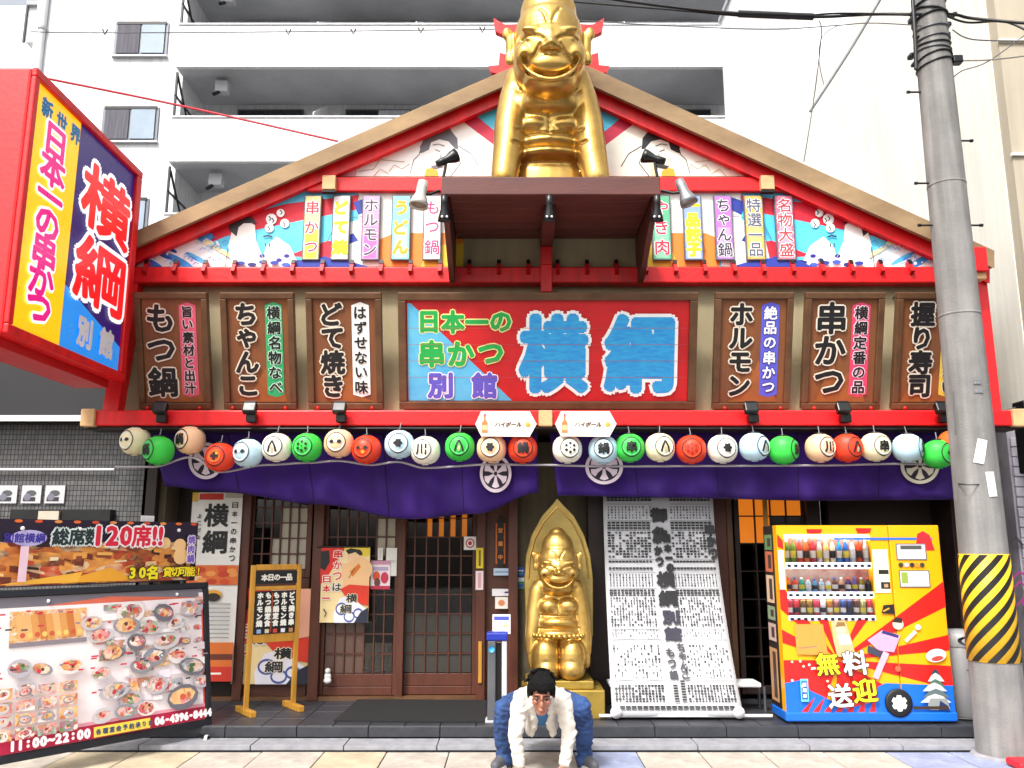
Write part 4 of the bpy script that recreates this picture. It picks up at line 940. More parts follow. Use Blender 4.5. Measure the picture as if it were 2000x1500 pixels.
# ================================================================ gold statues
def deity(name, loc, sc, hb, label, group, Ysq=1.0, vox=.013, legs=True, hz=1.0):
    """seated laughing deity: rounded tall crown, large ears, arms straight down at the sides. sc: scale, hb: height of the body below the chin"""
    so = Soup()
    def el(c, r, rot=None, seg=24): so.ell(c, r, rot, seg)
    def chain(pts): so.chain(pts)
    k = hb/1.42; Z = lambda z: z*k
    if legs:
        for s in (-1, 1): el((s*.215, -.14, Z(.33)), (.25, .27, Z(.33))); el((s*.20, -.20, Z(.16)), (.225, .26, Z(.20)))
    else:
        el((0, .12, Z(.35)), (.42, .22, Z(.55)))
    bk = 0 if legs else .12
    el((0, .04+bk, Z(.78)), (.42, .30, Z(.34))); el((0, .03+bk, Z(1.02)), (.37, .27, Z(.28)))
    for s in (-1, 1): el((s*.15, -.10+bk, Z(1.14)), (.175, .17, Z(.14)))
    el((0, -.02+bk, Z(.88)), (.35, .285, Z(.14))); el((0, -.02+bk, Z(.70)), (.38, .30, Z(.13)))
    el((0, .10, Z(1.22)), (.42, .22, Z(.24)))
    for s in (-1, 1):
        if legs: chain([((s*.32, .05, Z(1.38)), .16), ((s*.385, .0, Z(.98)), .15), ((s*.43, -.06, Z(.62)), .13), ((s*.45, -.12, Z(.42)), .09)])
        else: chain([((s*.28, .14, hb+.40), .13), ((s*.32, .10, hb+.15), .155), ((s*.36, .0, hb-.15), .155), ((s*.385, -.10, hb-.45), .14), ((s*.42, -.18, hb-.78), .125)])
        if legs: el((s*.465, -.15, Z(.30)), (.055, .075, Z(.14)))
    # head
    z0 = hb; H = lambda z: z0+z*hz
    hy = 0 if legs else -.10
    def eh(c, r, rot=None): el((c[0], c[1]+hy, H(c[2])), (r[0], r[1], r[2]*hz), rot)
    eh((0, -.06, .31), (.345, .33, .30)); eh((0, -.02, .50), (.325, .31, .28)); eh((0, .0, .66), (.275, .26, .30)); eh((0, .02, .82), (.17, .17, .20)); eh((0, -.10, .12), (.25, .25, .14))
    for s in (-1, 1):
        eh((s*.215, -.235, 0.260), (.115, .11, .10))       # cheeks
        eh((s*.145, -.300, 0.425), (.125, .055, .032), Matrix.Rotation(s*R(-10), 4, 'Y'))   # brows
        eh((s*.36, .02, 0.465), (.05, .05, .13)); eh((s*.395, .01, 0.555), (.05, .035, .055)); eh((s*.375, .0, 0.355), (.04, .035, .06))
        eh((s*.055, -.40, 0.260), (.040, .045, .032))
        eh((s*.15, -.315, 0.350), (.085, .035, .022), Matrix.Rotation(s*R(-6), 4, 'Y'))
    eh((0, -.40, 0.275), (.055, .08, .05)); eh((0, -.34, 0.345), (.036, .05, .09))
    eh((0, -.285, 0.165), (.20, .12, .085))                 # upper lip
    chain([((.24*math.sin(R(q)), hy-.27-.10*math.cos(R(q)), H(0.260-.235*math.cos(R(q)))), .028) for q in range(-66, 67, 11)])     # lower lip
    el((0, .02, hb+.02), (.30, .26, .16)); [el((q*.24, .06, hb+.03), (.2, .17, .16)) for q in (-1, 1)]
    me2 = so.skin(vox, 5)
    n = len(me2.vertices); co = np.empty(n*3, 'f'); me2.vertices.foreach_get('co', co); co = co.reshape(-1, 3)
    def groove(pts, wd, dp, front=-.02):
        pts = np.array(pts); d = np.full(n, 9.0)
        for a, c in zip(pts[:-1], pts[1:]):
            ab = c-a; t = np.clip(((co[:, [0, 2]]-a)@ab)/(ab@ab), 0, 1); d = np.minimum(d, np.hypot(*(co[:, [0, 2]]-(a+t[:, None]*ab)).T))
        g_ = dp*np.exp(-(d/wd)**2)*(co[:, 1] < front); co[:, 1] += g_
    A = lambda c, r, rz, a0, a1, m=14: [(c[0]+r*math.sin(R(a0+(a1-a0)*i/m)), c[1]-rz*math.cos(R(a0+(a1-a0)*i/m))) for i in range(m+1)]
    groove(A((0, H(.270)), .245, .20*hz, -76, 76, 24), .019, .085)             # mouth
    for s in (-1, 1):
        groove([(s*.055, H(0.330)), (s*.12, H(0.370)), (s*.20, H(0.387)), (s*.255, H(0.377))], .013, .035)       # closed eyes
        groove([(s*.02, H(0.485)), (s*.05, H(0.555)), (s*.09, H(0.605))], .012, .02)
        groove([(s*.09, H(0.295)), (s*.14, H(0.225)), (s*.20, H(0.200))], .014, .025)
    groove([(0, Z(1.02)), (0, Z(1.24))], .012, .03, 0); groove([(-.30, Z(1.0)), (-.1, Z(.99)), (.1, Z(.99)), (.30, Z(1.0))], .014, .03, 0)
    groove([(-.33, Z(.79)), (0, Z(.77)), (.33, Z(.79))], .014, .03, 0); groove([(0, Z(.02)), (0, Z(.60))], .014, .05, 0) if legs else None
    me2.vertices.foreach_set('co', co.ravel()); me2.update()
    me2.materials.clear(); me2.materials.append(M['gold'])
    for p in me2.polygons: p.use_smooth = True
    rt = empty(name, loc, label, 'statue', group)
    b = bpy.data.objects.new('body', me2); COL.objects.link(b); b.location = loc; b.scale = (sc, sc*Ysq, sc); attach(b, rt)
    # bead girdle
    for i in range(13 if legs else 0):
        a = R(-66+132*i/12); q = MB(); q.ball(Vector(loc)+Vector((math.sin(a)*.44, -.02-math.cos(a)*.37*Ysq, Z(.68)))*sc, .040*sc, M['gold'], 6); q.build('bead', rt)
    return rt
s1 = deity('golden_statue', (px(1072, 7.35, 200), 7.40, zc1+.0), 1.0, .97, 'huge glossy golden statue of a seated laughing deity on the roof canopy', None, vox=.014, legs=False, hz=1.32)
Yst = 8.0
zb_ = pz(1326, Yst-.1)
s2 = deity('golden_statue', (px(1090, Yst, 1200), Yst, zb_), .55, 1.42, 'golden seated deity statue with pointed halo slab, standing beside the entrance', None, vox=.014)
hal = MB(); pts = [(1027, 1240), (1024, 1130), (1027, 1085), (1038, 1045), (1058, 1008), (1078, 986), (1088, 976), (1099, 986), (1120, 1008), (1140, 1045), (1152, 1085), (1157, 1130), (1156, 1240)]
q = [P(x, y, Yst+.22) for x, y in pts]; hal.prism([(p[0], p[2]) for p in q], Yst+.18, Yst+.24, mat('gilt_wood', 'a08a4c', .45, metal=.5, var=.25, scale=5, bump=.3)); hal.build('halo', s2, bevel=.006)
hb_ = MB(); q2 = [(p[0]+(q[6][0]-p[0])*.12, p[2]+(1.35-p[2])*.10) for p in q]
for a, c in zip(q2[1:-1], q2[2:-1]): hb_.tube((a[0], Yst+.18, a[1]), (c[0], Yst+.18, c[1]), .010, M['gold'], n=6)
hb_.build('halo_bead_line', s2)
gp = mat('gilt_plinth', 'a68a3c', .4, metal=.5, var=.25, scale=4)
ped = empty('plinth', (px(1090, Yst), Yst, ZP), 'two-tier gold painted plinth boxes under the small statue', 'plinth')
b = MB(); b.bb((px(1020, 7.75, 1370), 7.76, ZP), (px(1182, 7.75, 1370), 8.3, ZP+.24), gp, .01); b.build('lower_tier', ped)
b = MB(); b.bb((px(1028, 7.8, 1340), 7.80, ZP+.242), (px(1160, 7.8, 1340), 8.26, zb_-.002), gp, .01); b.build('upper_tier', ped)

# ================================================================ white printed sheet
sh0, sh1 = (1178, 1392), (1196, 1452)
def sheet(u, v, h):
    """u 0..1 across, v 0..1 downwards; the foot is drawn forward"""
    x = 1178+(1392-1178)*u; x2 = 1196+(1452-1196)*u
    Yt, Yb = 8.35, 7.72; e = v**1.6; Y = Yt+(Yb-Yt)*v+.10*math.sin(math.pi*v)
    xx = x+(x2-x)*(v**1.5*.9+.1*v)+(14*math.sin(math.pi*v) if 0 else 0); yy = 965+(1398-965)*v
    p = P(xx, yy, Y-h+.012*math.sin(u*9+v*3)); return p
sr = empty('printed_sheet', sheet(.5, 1, 0), 'long white cloth sheet densely printed with black columns, hung outward beside the small statue', 'banner')
pr = Print(sheet); pr.grid(0, 0, 1, 1, 16, 30, mat('white_cloth', 'b3b4b7', .85, var=.06, scale=3, bump=.05)); o = pr.build('cloth', sr); md = o.modifiers.new('t', 'SOLIDIFY'); md.thickness = .003; md.offset = 1
for p in o.data.polygons: p.use_smooth = True
pr = Print(sheet, down=True, h0=.008, dh=.0004); pr.by = .55; rq = random.Random(4); ik = '141416'
def cells(u0, u1, v0, v1, n, w0, boldp=.5, fill=.8, rows=None):
    du = (u1-u0)/n
    for i in range(n):
        u = u0+du*(i+.5); v = v0
        while v < v1-.002:
            s_ = min(rows or .012, v1-v)
            if rq.random() < fill:
                k = rq.random(); w_ = min(.43*du, du*(.40 if k < boldp else .26)*w0)
                pr.rect(u-w_, v, u+w_, v+s_*.68, ik if k < boldp+.3 else '4c4c54', keep=True)
                if w_ > du*.2: pr.rect(u-w_*.5, v+s_*.2, u-w_*.1, v+s_*.45, 'cfd0cf', keep=True) if rq.random() < .0 else None
            v += s_
pr.h += .002
L0, L1, R0, R1 = .03, .44, .60, .975
cells(L0, L1, .0, .035, 12, 1.1, .9, 1); cells(R0, R1, 0, .035, 12, 1.1, .9, 1)
cells(L0, L1, .055, .115, 13, .55, .2, .95); cells(R0, R1, .055, .115, 13, .6, .2, .95)
for (v0, v1, f, w_, n, bp) in ((.125, .165, .95, 1.2, 10, .9), (.17, .29, .55, .9, 12, .4), (.30, .312, 1, 1.1, 13, .9), (.33, .345, 1, 1.2, 13, .9), (.36, .42, .8, .5, 14, .2), (.43, .46, .9, 1.0, 12, .7), (.465, .60, .5, .7, 16, .3), (.61, .65, .3, .4, 16, .1), (.68, .78, .28, .6, 14, .3), (.79, .83, .4, .5, 14, .2), (.86, .94, .7, .8, 15, .5)):
    cells(L0, L1-.02, v0, v1, n, w_*1.2, bp, min(1, f*1.35)); cells(R0, R1, v0, v1, n, w_*1.2, bp, min(1, f*1.35))
for v in (.045, .12, .295, .352, .425, .61, .655, .84): pr.line([(L0, v), (L1, v)], .002, '6c6c72'); pr.line([(R0, v), (R1, v)], .002, '6c6c72')
cells(.06, .95, .955, .975, 20, 1.2, 1, 1)
def big(t, u, v, su, sv, st_, col=ik, bold=.008):
    for i, c in enumerate(t): pr.ch(c, u+i*.004, v+st_*i, 1, col, bold, fit=(su, sv))
big('御免', .50, .095, .14, .06, .085); big('串かつ', .475, .205, .06, .035, .05); big('日本一の', .56, .20, .055, .032, .044)
big('横綱', .525, .385, .15, .066, .085); big('別館', .535, .555, .13, .056, .075, '2c2838'); big('もつ鍋', .50, .715, .06, .036, .05, '3a3a40', .004); big('ちゃんこ', .59, .69, .055, .032, .042, '3a3a40', .004)
big('串かつ', .955, .16, .075, .042, .055)
cells(.49, .53, .86, .94, 1, 2.2, 1, 1); cells(.55, .59, .84, .94, 1, 2.2, 1, 1)
pr.build('print', sr)
b = MB(); a = sheet(-.10, 1.0, 0); c = sheet(1.22, 1.0, 0); b.tube(a, c, .014, M['whiter']); b.build('foot_rod', sr)
for u in (.03, .97):
    b = MB(); c = Vector(sheet(u, .985, .03)); b.lathe(c, [(.001, 0), (.05, 0), (.05, .012), (.001, .014)], M['whiter'], 18, Matrix.Rotation(R(90), 4, 'X')); b.build('tassel_disc', sr)
    b = MB(); c = Vector(sheet(u+.02*(1 if u > .5 else -1), 1, 0)); b.tube(c, (c.x, c.y+.05, ZP+.01), .016, M['black']); b.build('foot', sr)

# white bench behind the sheet
bn = empty('bench', (px(1330, 8.2), 8.2, ZP), 'low white bench whose ends show on both sides of the printed sheet', 'bench')
zb2 = pz(1330, 8.2); b = MB(); b.bb((px(1188, 8.2, 1330), 8.08, zb2-.04), (px(1480, 8.2, 1330), 8.34, zb2), M['whiter'], .012); b.build('seat', bn)
for x_ in (1215, 1465):
    for y_ in (8.12, 8.30): b = MB(); b.tube((px(x_, 8.2), y_, ZP), (px(x_, 8.2), y_, zb2-.04), .014, M['alu']); b.build('leg', bn)

# ================================================================ posters on the front
def poster(px4, Y, label, cat='poster', name='poster', group=None, thick=.006, bgc='f0d8a0'):
    x0, y0, x1, y1 = px4; X0, X1, Z0, Z1 = px(x0, Y, (y0+y1)/2), px(x1, Y, (y0+y1)/2), pz(y1, Y), pz(y0, Y)
    o = MB(); o.box((X0, Y, Z0), (X1, Y+thick, Z1), flat(bgc)); o = o.build(name, None, label, cat, group)
    W_, H_ = X1-X0, Z1-Z0
    pr = Print(lambda u, v, h: (X0+u*W_, Y-h, Z1-v*H_), down=True); pr.by = W_/H_   # u,v in 0..1 from the top left
    return o, pr, W_, H_
def pch(pr, c, u, v, su, sv, ink, ol=None, bo=.02, bi=.006):
    if ol: pr.ch(c, u, v, 1, ol, bo, fit=(su, sv))
    pr.ch(c, u, v, 1, ink, bi, fit=(su, sv))
def kushi(pr, W_, H_, clx=True):
    pr.poly([(0, 0), (.5, 0), (.42, .10), (.1, .45), (0, .5)], 'd8281c'); pr.poly([(.45, 0), (1, 0), (1, .12), (.6, .16)], 'e6cc3a')
    pr.disc(.68, .16, .15, 'f2c89c', ry=.10); pr.disc(.80, .30, .26, 'eec08c', ry=.16); pr.poly([(.42, .22), (1, .2), (1, .55), (.5, .6)], 'eebf8a')
    pr.poly([(.50, .05), (.60, .02), (.80, .04), (.86, .10), (.80, .12), (.70, .07), (.56, .10)], '17171a')
    pr.poly([(.60, .33), (.78, .22), (.82, .27), (.66, .40)], 'd8741c'); pr.line([(.58, .42), (.70, .28)], .014, '8a3c14')
    pr.poly([(0, .06), (.16, .05), (.18, .20), (.08, .32), (0, .28)], '16161a')
    for i, c in enumerate('串かつは'): pch(pr, c, .35, .10+i*.145, .17, .10, 'd4241c' if i < 3 else '2a2a2a', 'f6f0e4', .02)
    for i, c in enumerate('日本一'): pch(pr, c, .14, .43+i*.125, .15, .085, 'd4241c', 'f6f0e4', .02)
    pr.poly([(.42, .56), (.60, .50), (1, .52), (1, .78), (.6, .72)], 'd8341c'); pr.poly([(.30, .88), (.42, .68), (.62, .64), (.95, .82), (.9, 1), (.32, 1)], 'e8e6ee')
    for (a, c, r) in ((.46, .82, .12), (.62, .92, .11), (.8, .88, .1)): pr.ring(a, c, r, .025, '4a5a9a', ry=r*.7)
    pr.poly([(.85, .86), (1, .80), (1, 1), (.72, 1)], '1c2236')
    pch(pr, '横', .66, .68, .22, .11, '141418', 'f0e6c8', .015); pch(pr, '綱', .55, .82, .22, .11, '2a2a34', 'f0e6c8', .015)
    pr.line([(.10, .82), (.16, .88), (.12, .92)], .02, '1a1a1a')
o, pr, W_, H_ = poster((625, 1068, 721, 1216), 8.62, 'colourful fabric poster with wrestler and red characters hanging on the left sliding door', 'poster'); kushi(pr, W_, H_); pr.build('print', o)
b = MB(); b.tube((px(620, 8.61, 1068), 8.61, pz(1068, 8.61)), (px(724, 8.61, 1068), 8.61, pz(1068, 8.61)), .008, M['black']); b.build('rod', o)
o, pr, W_, H_ = poster((456, 1150, 606, 1336), 8.66, 'large colourful poster with pink wrestler, behind the wooden menu stand'); kushi(pr, W_, H_)
pr.poly([(.5, .0), (1, 0), (1, .5), (.7, .55), (.5, .4)], 'e8a88c'); pr.build('print', o)
# tall vertical banner with black characters
o, pr, W_, H_ = poster((364, 962, 464, 1330), 8.60, 'tall white vertical banner with huge black characters behind the photo board', 'banner', bgc='e8e6e0')
pr.rect(.0, .0, .12, .05, 'e0b030'); pr.rect(.14, .005, .62, .04, 'c8301c'); pr.rect(.66, .0, 1, .03, 'b8b0a0')
for (c, v) in (('横', .125), ('綱', .27)): pch(pr, c, .50, v, .46, .12, '121214', None, 0, .016)
for i, c in enumerate('日本一の串かつ'): pch(pr, c, .86, .07+i*.048, .11, .030, '1a1a1c', None, 0, .003)
for i, c in enumerate('よこづな'): pch(pr, c, .17, .13+i*.038, .08, .022, '2a2a2c', None, 0, .003)
pr.rect(.82, .40, .92, .44, 'c8301c')
pr.rect(0, .345+.05, 1, .50, 'd86a30'); 
rq = random.Random(9)
for i in range(14): pr.disc(rq.random()*.9+.05, .41+rq.random()*.08, .10, rq.choice(['c03a1c', 'e8944a', 'f0c090', 'd04a24']), ry=.015, n=9)
pr.disc(.55, .55, .16, 'e0a030', ry=.024); pr.disc(.55, .565, .14, '2a2018', ry=.022); pr.ch('つ', .22, .535, 1, '141416', .01, fit=(.26, .04))
for i in range(9): pr.line([(.05, .60+i*.022), (.9, .60+i*.022)], .006, '9a9aa0')
pr.rect(0, .80, 1, .95, 'd8702c'); pr.rect(0, .86, 1, .89, '6a3020'); pr.rect(0, .925, 1, 1, 'c83020'); pr.line([(.1, .96), (.8, .96)], .01, 'f4e8e0'); pr.build('print', o)
# small notices
def notice(r, label, Y, bgc, marks, grp=None):
    o, pr, W_, H_ = poster(r, Y, label, 'notice', 'notice', grp, .004, bgc)
    for k in marks: getattr(pr, k[0])(*k[1:])
    pr.build('print', o); return o
notice((724, 1095, 762, 1151), 'small pink and white leaflet on the left sliding door beside the fabric poster', 8.67, 'f0e0e6', [('rect', .0, 0, 1, .14, 'c890a8'), ('rect', .1, .22, .9, .35, 'b8a8c8'), ('disc', .3, .55, .18, 'd8501c'), ('disc', .72, .6, .2, 'c83050'), ('disc', .35, .76, .16, '6a3a34'), ('rect', 0, .88, 1, 1, 'c02c48')])
notice((738, 1070, 748, 1094), 'narrow white paper above the pink leaflet on the door', 8.68, 'e4e2da', [('rect', .3, .1, .7, .9, 'd0cec8')])
notice((754, 1070, 775, 1125), 'white blank sheet on the door right of the pink leaflet', 8.68, 'e2e0d8', [('rect', .1, .45, .9, .47, 'a0a0a0'), ('rect', .1, .50, .9, .52, 'a0a0a0')])
notice((906, 1048, 930, 1074), 'square white sticker with a red circle at the top of the right door', 8.70, 'f0eee8', [('ring', .5, .5, .36, .09, 'c02c2c'), ('disc', .5, .5, .16, 'c02c2c')])
notice((930, 1070, 944, 1110), 'yellow vertical sticker on the post right of the doors', 8.60, 'd8c020', [('rect', .35, .12, .65, .88, '6a5c10')])
notice((929, 1115, 944, 1152), 'pink vertical sticker on the post below the yellow one', 8.60, 'e8d8da', [('rect', .3, .1, .7, .9, 'd8a0a8')])
o = notice((968, 1022, 987, 1101), 'orange wooden plaque with three black dots of writing on the side panel', 8.66, 'c8641c', [('disc', .5, .18, .36, '1c140e'), ('disc', .5, .5, .36, '1c140e'), ('disc', .5, .82, .36, '1c140e')])
o.name = 'plaque'; o['category'] = 'plaque'
pr = Print(lambda x, y, h: P(x, y, 8.655-h), down=True)
for i, c in enumerate('営業中'): pr.ch(c, 977.5, 1036+i*26, 10, 'd88a3c', .3)
pr.build('lettering', o)
notice((964, 1110, 996, 1124), 'pale blue curled paper under the orange plaque', 8.64, 'b8cce0', [('line', [(.1, .5), (.9, .5)], .2, '8098b8')])
notice((961, 1150, 998, 1164), 'white card with a violet mark above the little bird sticker', 8.64, 'f0eef0', [('disc', .78, .5, .14, '5a3a8a')])
notice((967, 1166, 992, 1189), 'small white sticker with an orange drawing on the side panel', 8.63, 'f2ece0', [('disc', .5, .5, .26, 'e08a5c')])
notice((962, 1200, 997, 1238), 'white notice with blue heading standing on the sanitiser post', 8.2, 'f2f2f4', [('rect', .08, .1, .92, .3, '4a56b8'), ('rect', .2, .55, .5, .65, 'b8b8c8'), ('rect', .6, .5, .85, .65, 'c8b890')])
notice((1006, 1108, 1024, 1126), 'blue sticker with white lettering on the plaster beside the statue', 8.59, '2a50b0', [('rect', .1, .3, .9, .45, 'e8eef8'), ('rect', .2, .65, .8, .75, '58b060')])
notice((1006, 1128, 1024, 1150), 'blue and green card below the blue sticker beside the statue', 8.59, '3a8a6a', [('rect', 0, 0, 1, .35, 'd8e4ec'), ('rect', .1, .6, .9, .85, '2a50a8')])

cat_ = MB(); X0 = P(640, 1322, 8.62); cat_.ball(X0, (.035, .02, .045), mat('white_glaze', 'd8d8d4', .3), 8); cat_.ball(Vector(X0)+Vector((.0, 0, .055)), .028, mat('white_glaze', 'd8d8d4', .3), 8); cat_.ball(Vector(X0)+Vector((0, 0, -.035)), (.04, .03, .03), mat('white_glaze', 'd8d8d4', .3), 8)
cat_.build('figurine', None, 'tiny white figurine at the foot of the left sliding door', 'figurine')

# ================================================================ wooden menu stand
ys = 7.85
ms_ = empty('menu_stand', PG(525, 1400, ZP), 'free-standing honey wood stand with black menu boards in front of the lattice window', 'sign stand')
ang = R(-6)
Lx, Rx = Vector(PG(478, 1396, ZP)), Vector(PG(572, 1384, ZP)); Lx.y += .02
hz = pz(1104, 8.0)-ZP
d_ = (Rx-Lx).normalized(); n_ = Vector((d_.y, -d_.x, 0))
def wb(a, c, w_, t_, name, par, m=None, up=Vector((0, 0, 1))):
    """bar from a to c, w_ wide, t_ deep"""
    a = Vector(a); c = Vector(c); z = (c-a).normalized(); x = (d_ if abs(z.z) > .5 else Vector((0, 0, 1))); x = (x-z*x.dot(z)).normalized(); y = z.cross(x)
    M_ = Matrix((x.to_4d(), y.to_4d(), z.to_4d(), (0, 0, 0, 1))).transposed(); 
    for i in range(3): M_[i][3] = a[i]; M_[3][i] = 0
    M_[3][3] = 1
    q = MB(); q.bb((-w_/2, -t_/2, 0), (w_/2, t_/2, (c-a).length), m or M['yellowp'], .005); b = MB(); b.add([M_ @ Vector(v) for v in q.v], q.f, m or M['yellowp']); return b.build(name, par)
U3 = Vector((0, 0, 1))
for Q in (Lx, Rx): wb(Q+U3*.03, Q+U3*hz, .045, .03, 'leg', ms_); wb(Q+n_*.20+U3*.025, Q-n_*.20+U3*.025, .05, .055, 'foot', ms_)
for hh, w_ in ((hz-.02, .05), (hz-.21, .035), (hz-.66, .075)): wb(Lx+d_*.024+U3*hh, Rx-d_*.024+U3*hh, w_, .026, 'crossbar', ms_)
Wd = (Rx-Lx).length-.05; blk = mat('board_black', '101012', .5)
fn = plane_fn(Lx+d_*.025+U3*(hz-.62)+n_*.012, d_, U3)
pr = Print(fn); pr.rect(0, .0, Wd, .385, blk); pr.rect(0, .45, Wd, .565, blk); o = pr.build('board', ms_); md = o.modifiers.new('t', 'SOLIDIFY'); md.thickness = .008
pr = Print(fn, h0=.006)
pr.txt('本日の一品', Wd*.2, .507, .065, [(flat('d8d4c8'), .003)], vert=False, step=Wd*.15)
rq = random.Random(5)
for i in range(5):
    u = Wd*(.12+.19*i)
    for k, c in enumerate(rq.choice(['どて焼き串', '串かつ盛合', 'もつ鍋定食', 'ちゃんこ鍋', 'ホルモン焼'])): pr.ch(c, u, .345-k*.062, .058, 'dcdad2', .004)
    pr.rect(u-.02, .01, u+.02, .045, ['8aa0c8', 'c8b8a0', 'b83a2a', 'd0d0d8', 'a87858'][i])
pr.rect(Wd*.385, .02, Wd*.40, .37, 'b8501c')
pr.build('lettering', ms_)

# black door mat
b = MB(); q = [PG(700, 1368, ZP), PG(950, 1370, ZP), PG(948, 1412, ZP), PG(652, 1410, ZP)]
mtl = mat('rubber_mat', '16171a', .8, var=.3, scale=60, bump=.5, bscale=300)
b.add([(p[0], p[1], ZP+z) for z in (.002, .014) for p in q], [(0, 1, 2, 3), (4, 5, 6, 7), (0, 1, 5, 4), (1, 2, 6, 5), (2, 3, 7, 6), (3, 0, 4, 7)], mtl); b.build('door_mat', None, 'black rubber mat on the tiles in front of the sliding doors', 'mat')
# umbrella-bag stand / sanitiser post
sp = empty('dispenser_stand', PG(972, 1412, ZP), 'slim grey steel dispenser post with a blue top beside the entrance', 'dispenser'); Y = PG(972, 1412, ZP)[1]
z1_ = pz(1252, Y); b = MB(); b.bb((px(952, Y, 1330), Y, ZP+.01), (px(968, Y, 1330), Y+.12, z1_), M['alu'], .008); b.build('column', sp)
b = MB(); b.bb((px(980, Y, 1330), Y, ZP+.01), (px(990, Y, 1330), Y+.12, z1_), M['conc'], .005); b.build('column', sp)
b = MB(); b.bb((px(968, Y, 1330)+.002, Y+.04, ZP+.05), (px(980, Y, 1330)-.002, Y+.10, z1_-.02), M['black'], .004); b.build('slot', sp)
b = MB(); b.bb((px(948, Y, 1330), Y-.02, ZP), (px(994, Y, 1330), Y+.16, ZP+.02), M['conc'], .006); b.build('base', sp)
b = MB(); b.bb((px(950, Y, 1245), Y-.01, z1_+.001), (px(992, Y, 1245), Y+.13, z1_+.07), mat('blue_plastic', '1c2f9a', .4), .012); b.build('top', sp)
b = MB(); b.lathe((px(960, Y-.001, 1268), Y-.004, pz(1268, Y)), [(.001, 0), (.028, 0), (.028, .004)], mat('cyan_dot', '38a0d8', .4), 14, Matrix.Rotation(R(90), 4, 'X')); b.build('sticker', sp)
# ================================================================ vending machine
YV = 7.58
VX0, VX1 = px(1526, YV, 1220), px(1850, YV, 1220); VZ0, VZ1 = ZP+.05, pz(1026, YV)
vm = empty('vending_machine', ((VX0+VX1)/2, YV+.35, ZP), 'yellow and red sunburst drinks vending machine with three lit rows of bottles', 'vending machine')
vy = mat('vending_yellow', 'f0a90c', .35, var=.05); vr = mat('vending_red', 'e0201c', .35, var=.05); vb = mat('vending_blue', '1468d0', .35, var=.05)
W_ = VX1-VX0; H_ = VZ1-VZ0
U = lambda x: VX0+(x-1526)/324*W_          # photo columns at mid height
V = lambda y: VZ0+(1412-y)/386*H_
# cabinet with an open display recess
dx0, dx1, dz0, dz1 = U(1541), U(1712), V(1218), V(1044)
b = MB(); b.bb((VX0, YV+.10, VZ0), (VX1, YV+.40, VZ1), mat('vending_side', '2c2320', .5), .01); b.build('cabinet', vm)
b = MB(); b.box((VX0, YV, VZ0), (dx0, YV+.098, VZ1), vy); b.box((dx1, YV, VZ0), (U(1748), YV+.098, VZ1), vy); b.box((dx0, YV, VZ0), (dx1, YV+.098, dz0), vy); b.box((dx0, YV, dz1), (dx1, YV+.098, VZ1), vy); b.build('front_door', vm)
b = MB(); b.bb((U(1750), YV-.004, VZ0), (VX1, YV+.098, VZ1), vy, .008); b.build('side_door', vm)
b = MB(); b.bb((VX0-.01, YV-.02, ZP+.02), (VX1+.01, YV+.38, VZ0+.045), vb, .01); b.box((VX0+.04, YV+.02, ZP), (VX1-.04, YV+.36, ZP+.02), M['black']); b.build('base', vm)
b = MB(); b.box((dx0, YV+.09, dz0), (dx1, YV+.099, dz1), mat('display_back', '9a948c', .5, c2='7a2c24', var=.2, scale=4)); b.build('display_back', vm)
b = MB(); b.box((dx0+.01, YV+.012, dz1-.03), (dx1-.01, YV+.03, dz1-.012), mat('display_tube', 'ffffff', .5, var=0, emit='fff4e4', es=14)); b.build('display_lamp', vm)
for yy_ in (1114, 1174): b = MB(); b.box((dx0+.01, YV+.012, V(yy_)-.006), (dx1-.01, YV+.022, V(yy_)), mat('display_tube', 'ffffff')); b.build('display_lamp', vm)
rows = [(1103, 1049), (1163, 1116), (1211, 1176)]
bc = [['6a9a2c', '6a9a2c', 'd8402c', 'e06a2c', 'b83040', 'd8ccd4', 'e8d884', 'e8e0c8', '1e8ed8', '2a6ac8', 'dce4e8', 'd84a1c', 'c8d0cc'],
      ['e07a2c', 'd8482c', '2aa08c', 'c8dce8', '5a9ac8', 'a8c4e0', 'c8d0d8', '6a3a34', 'd8a080', '4a3a7a', '5a4a8a', '8a7a1c', '3a3a2c'],
      ['b82048', 'c83040', '6a4a1c', '8a6a2c', 'c02c48', 'd8d0d8', 'a86c1c', '8a5a5a', '2a4a8a', '2c3a6a', '5a3a34', 'a0a070', 'c02c3c']]
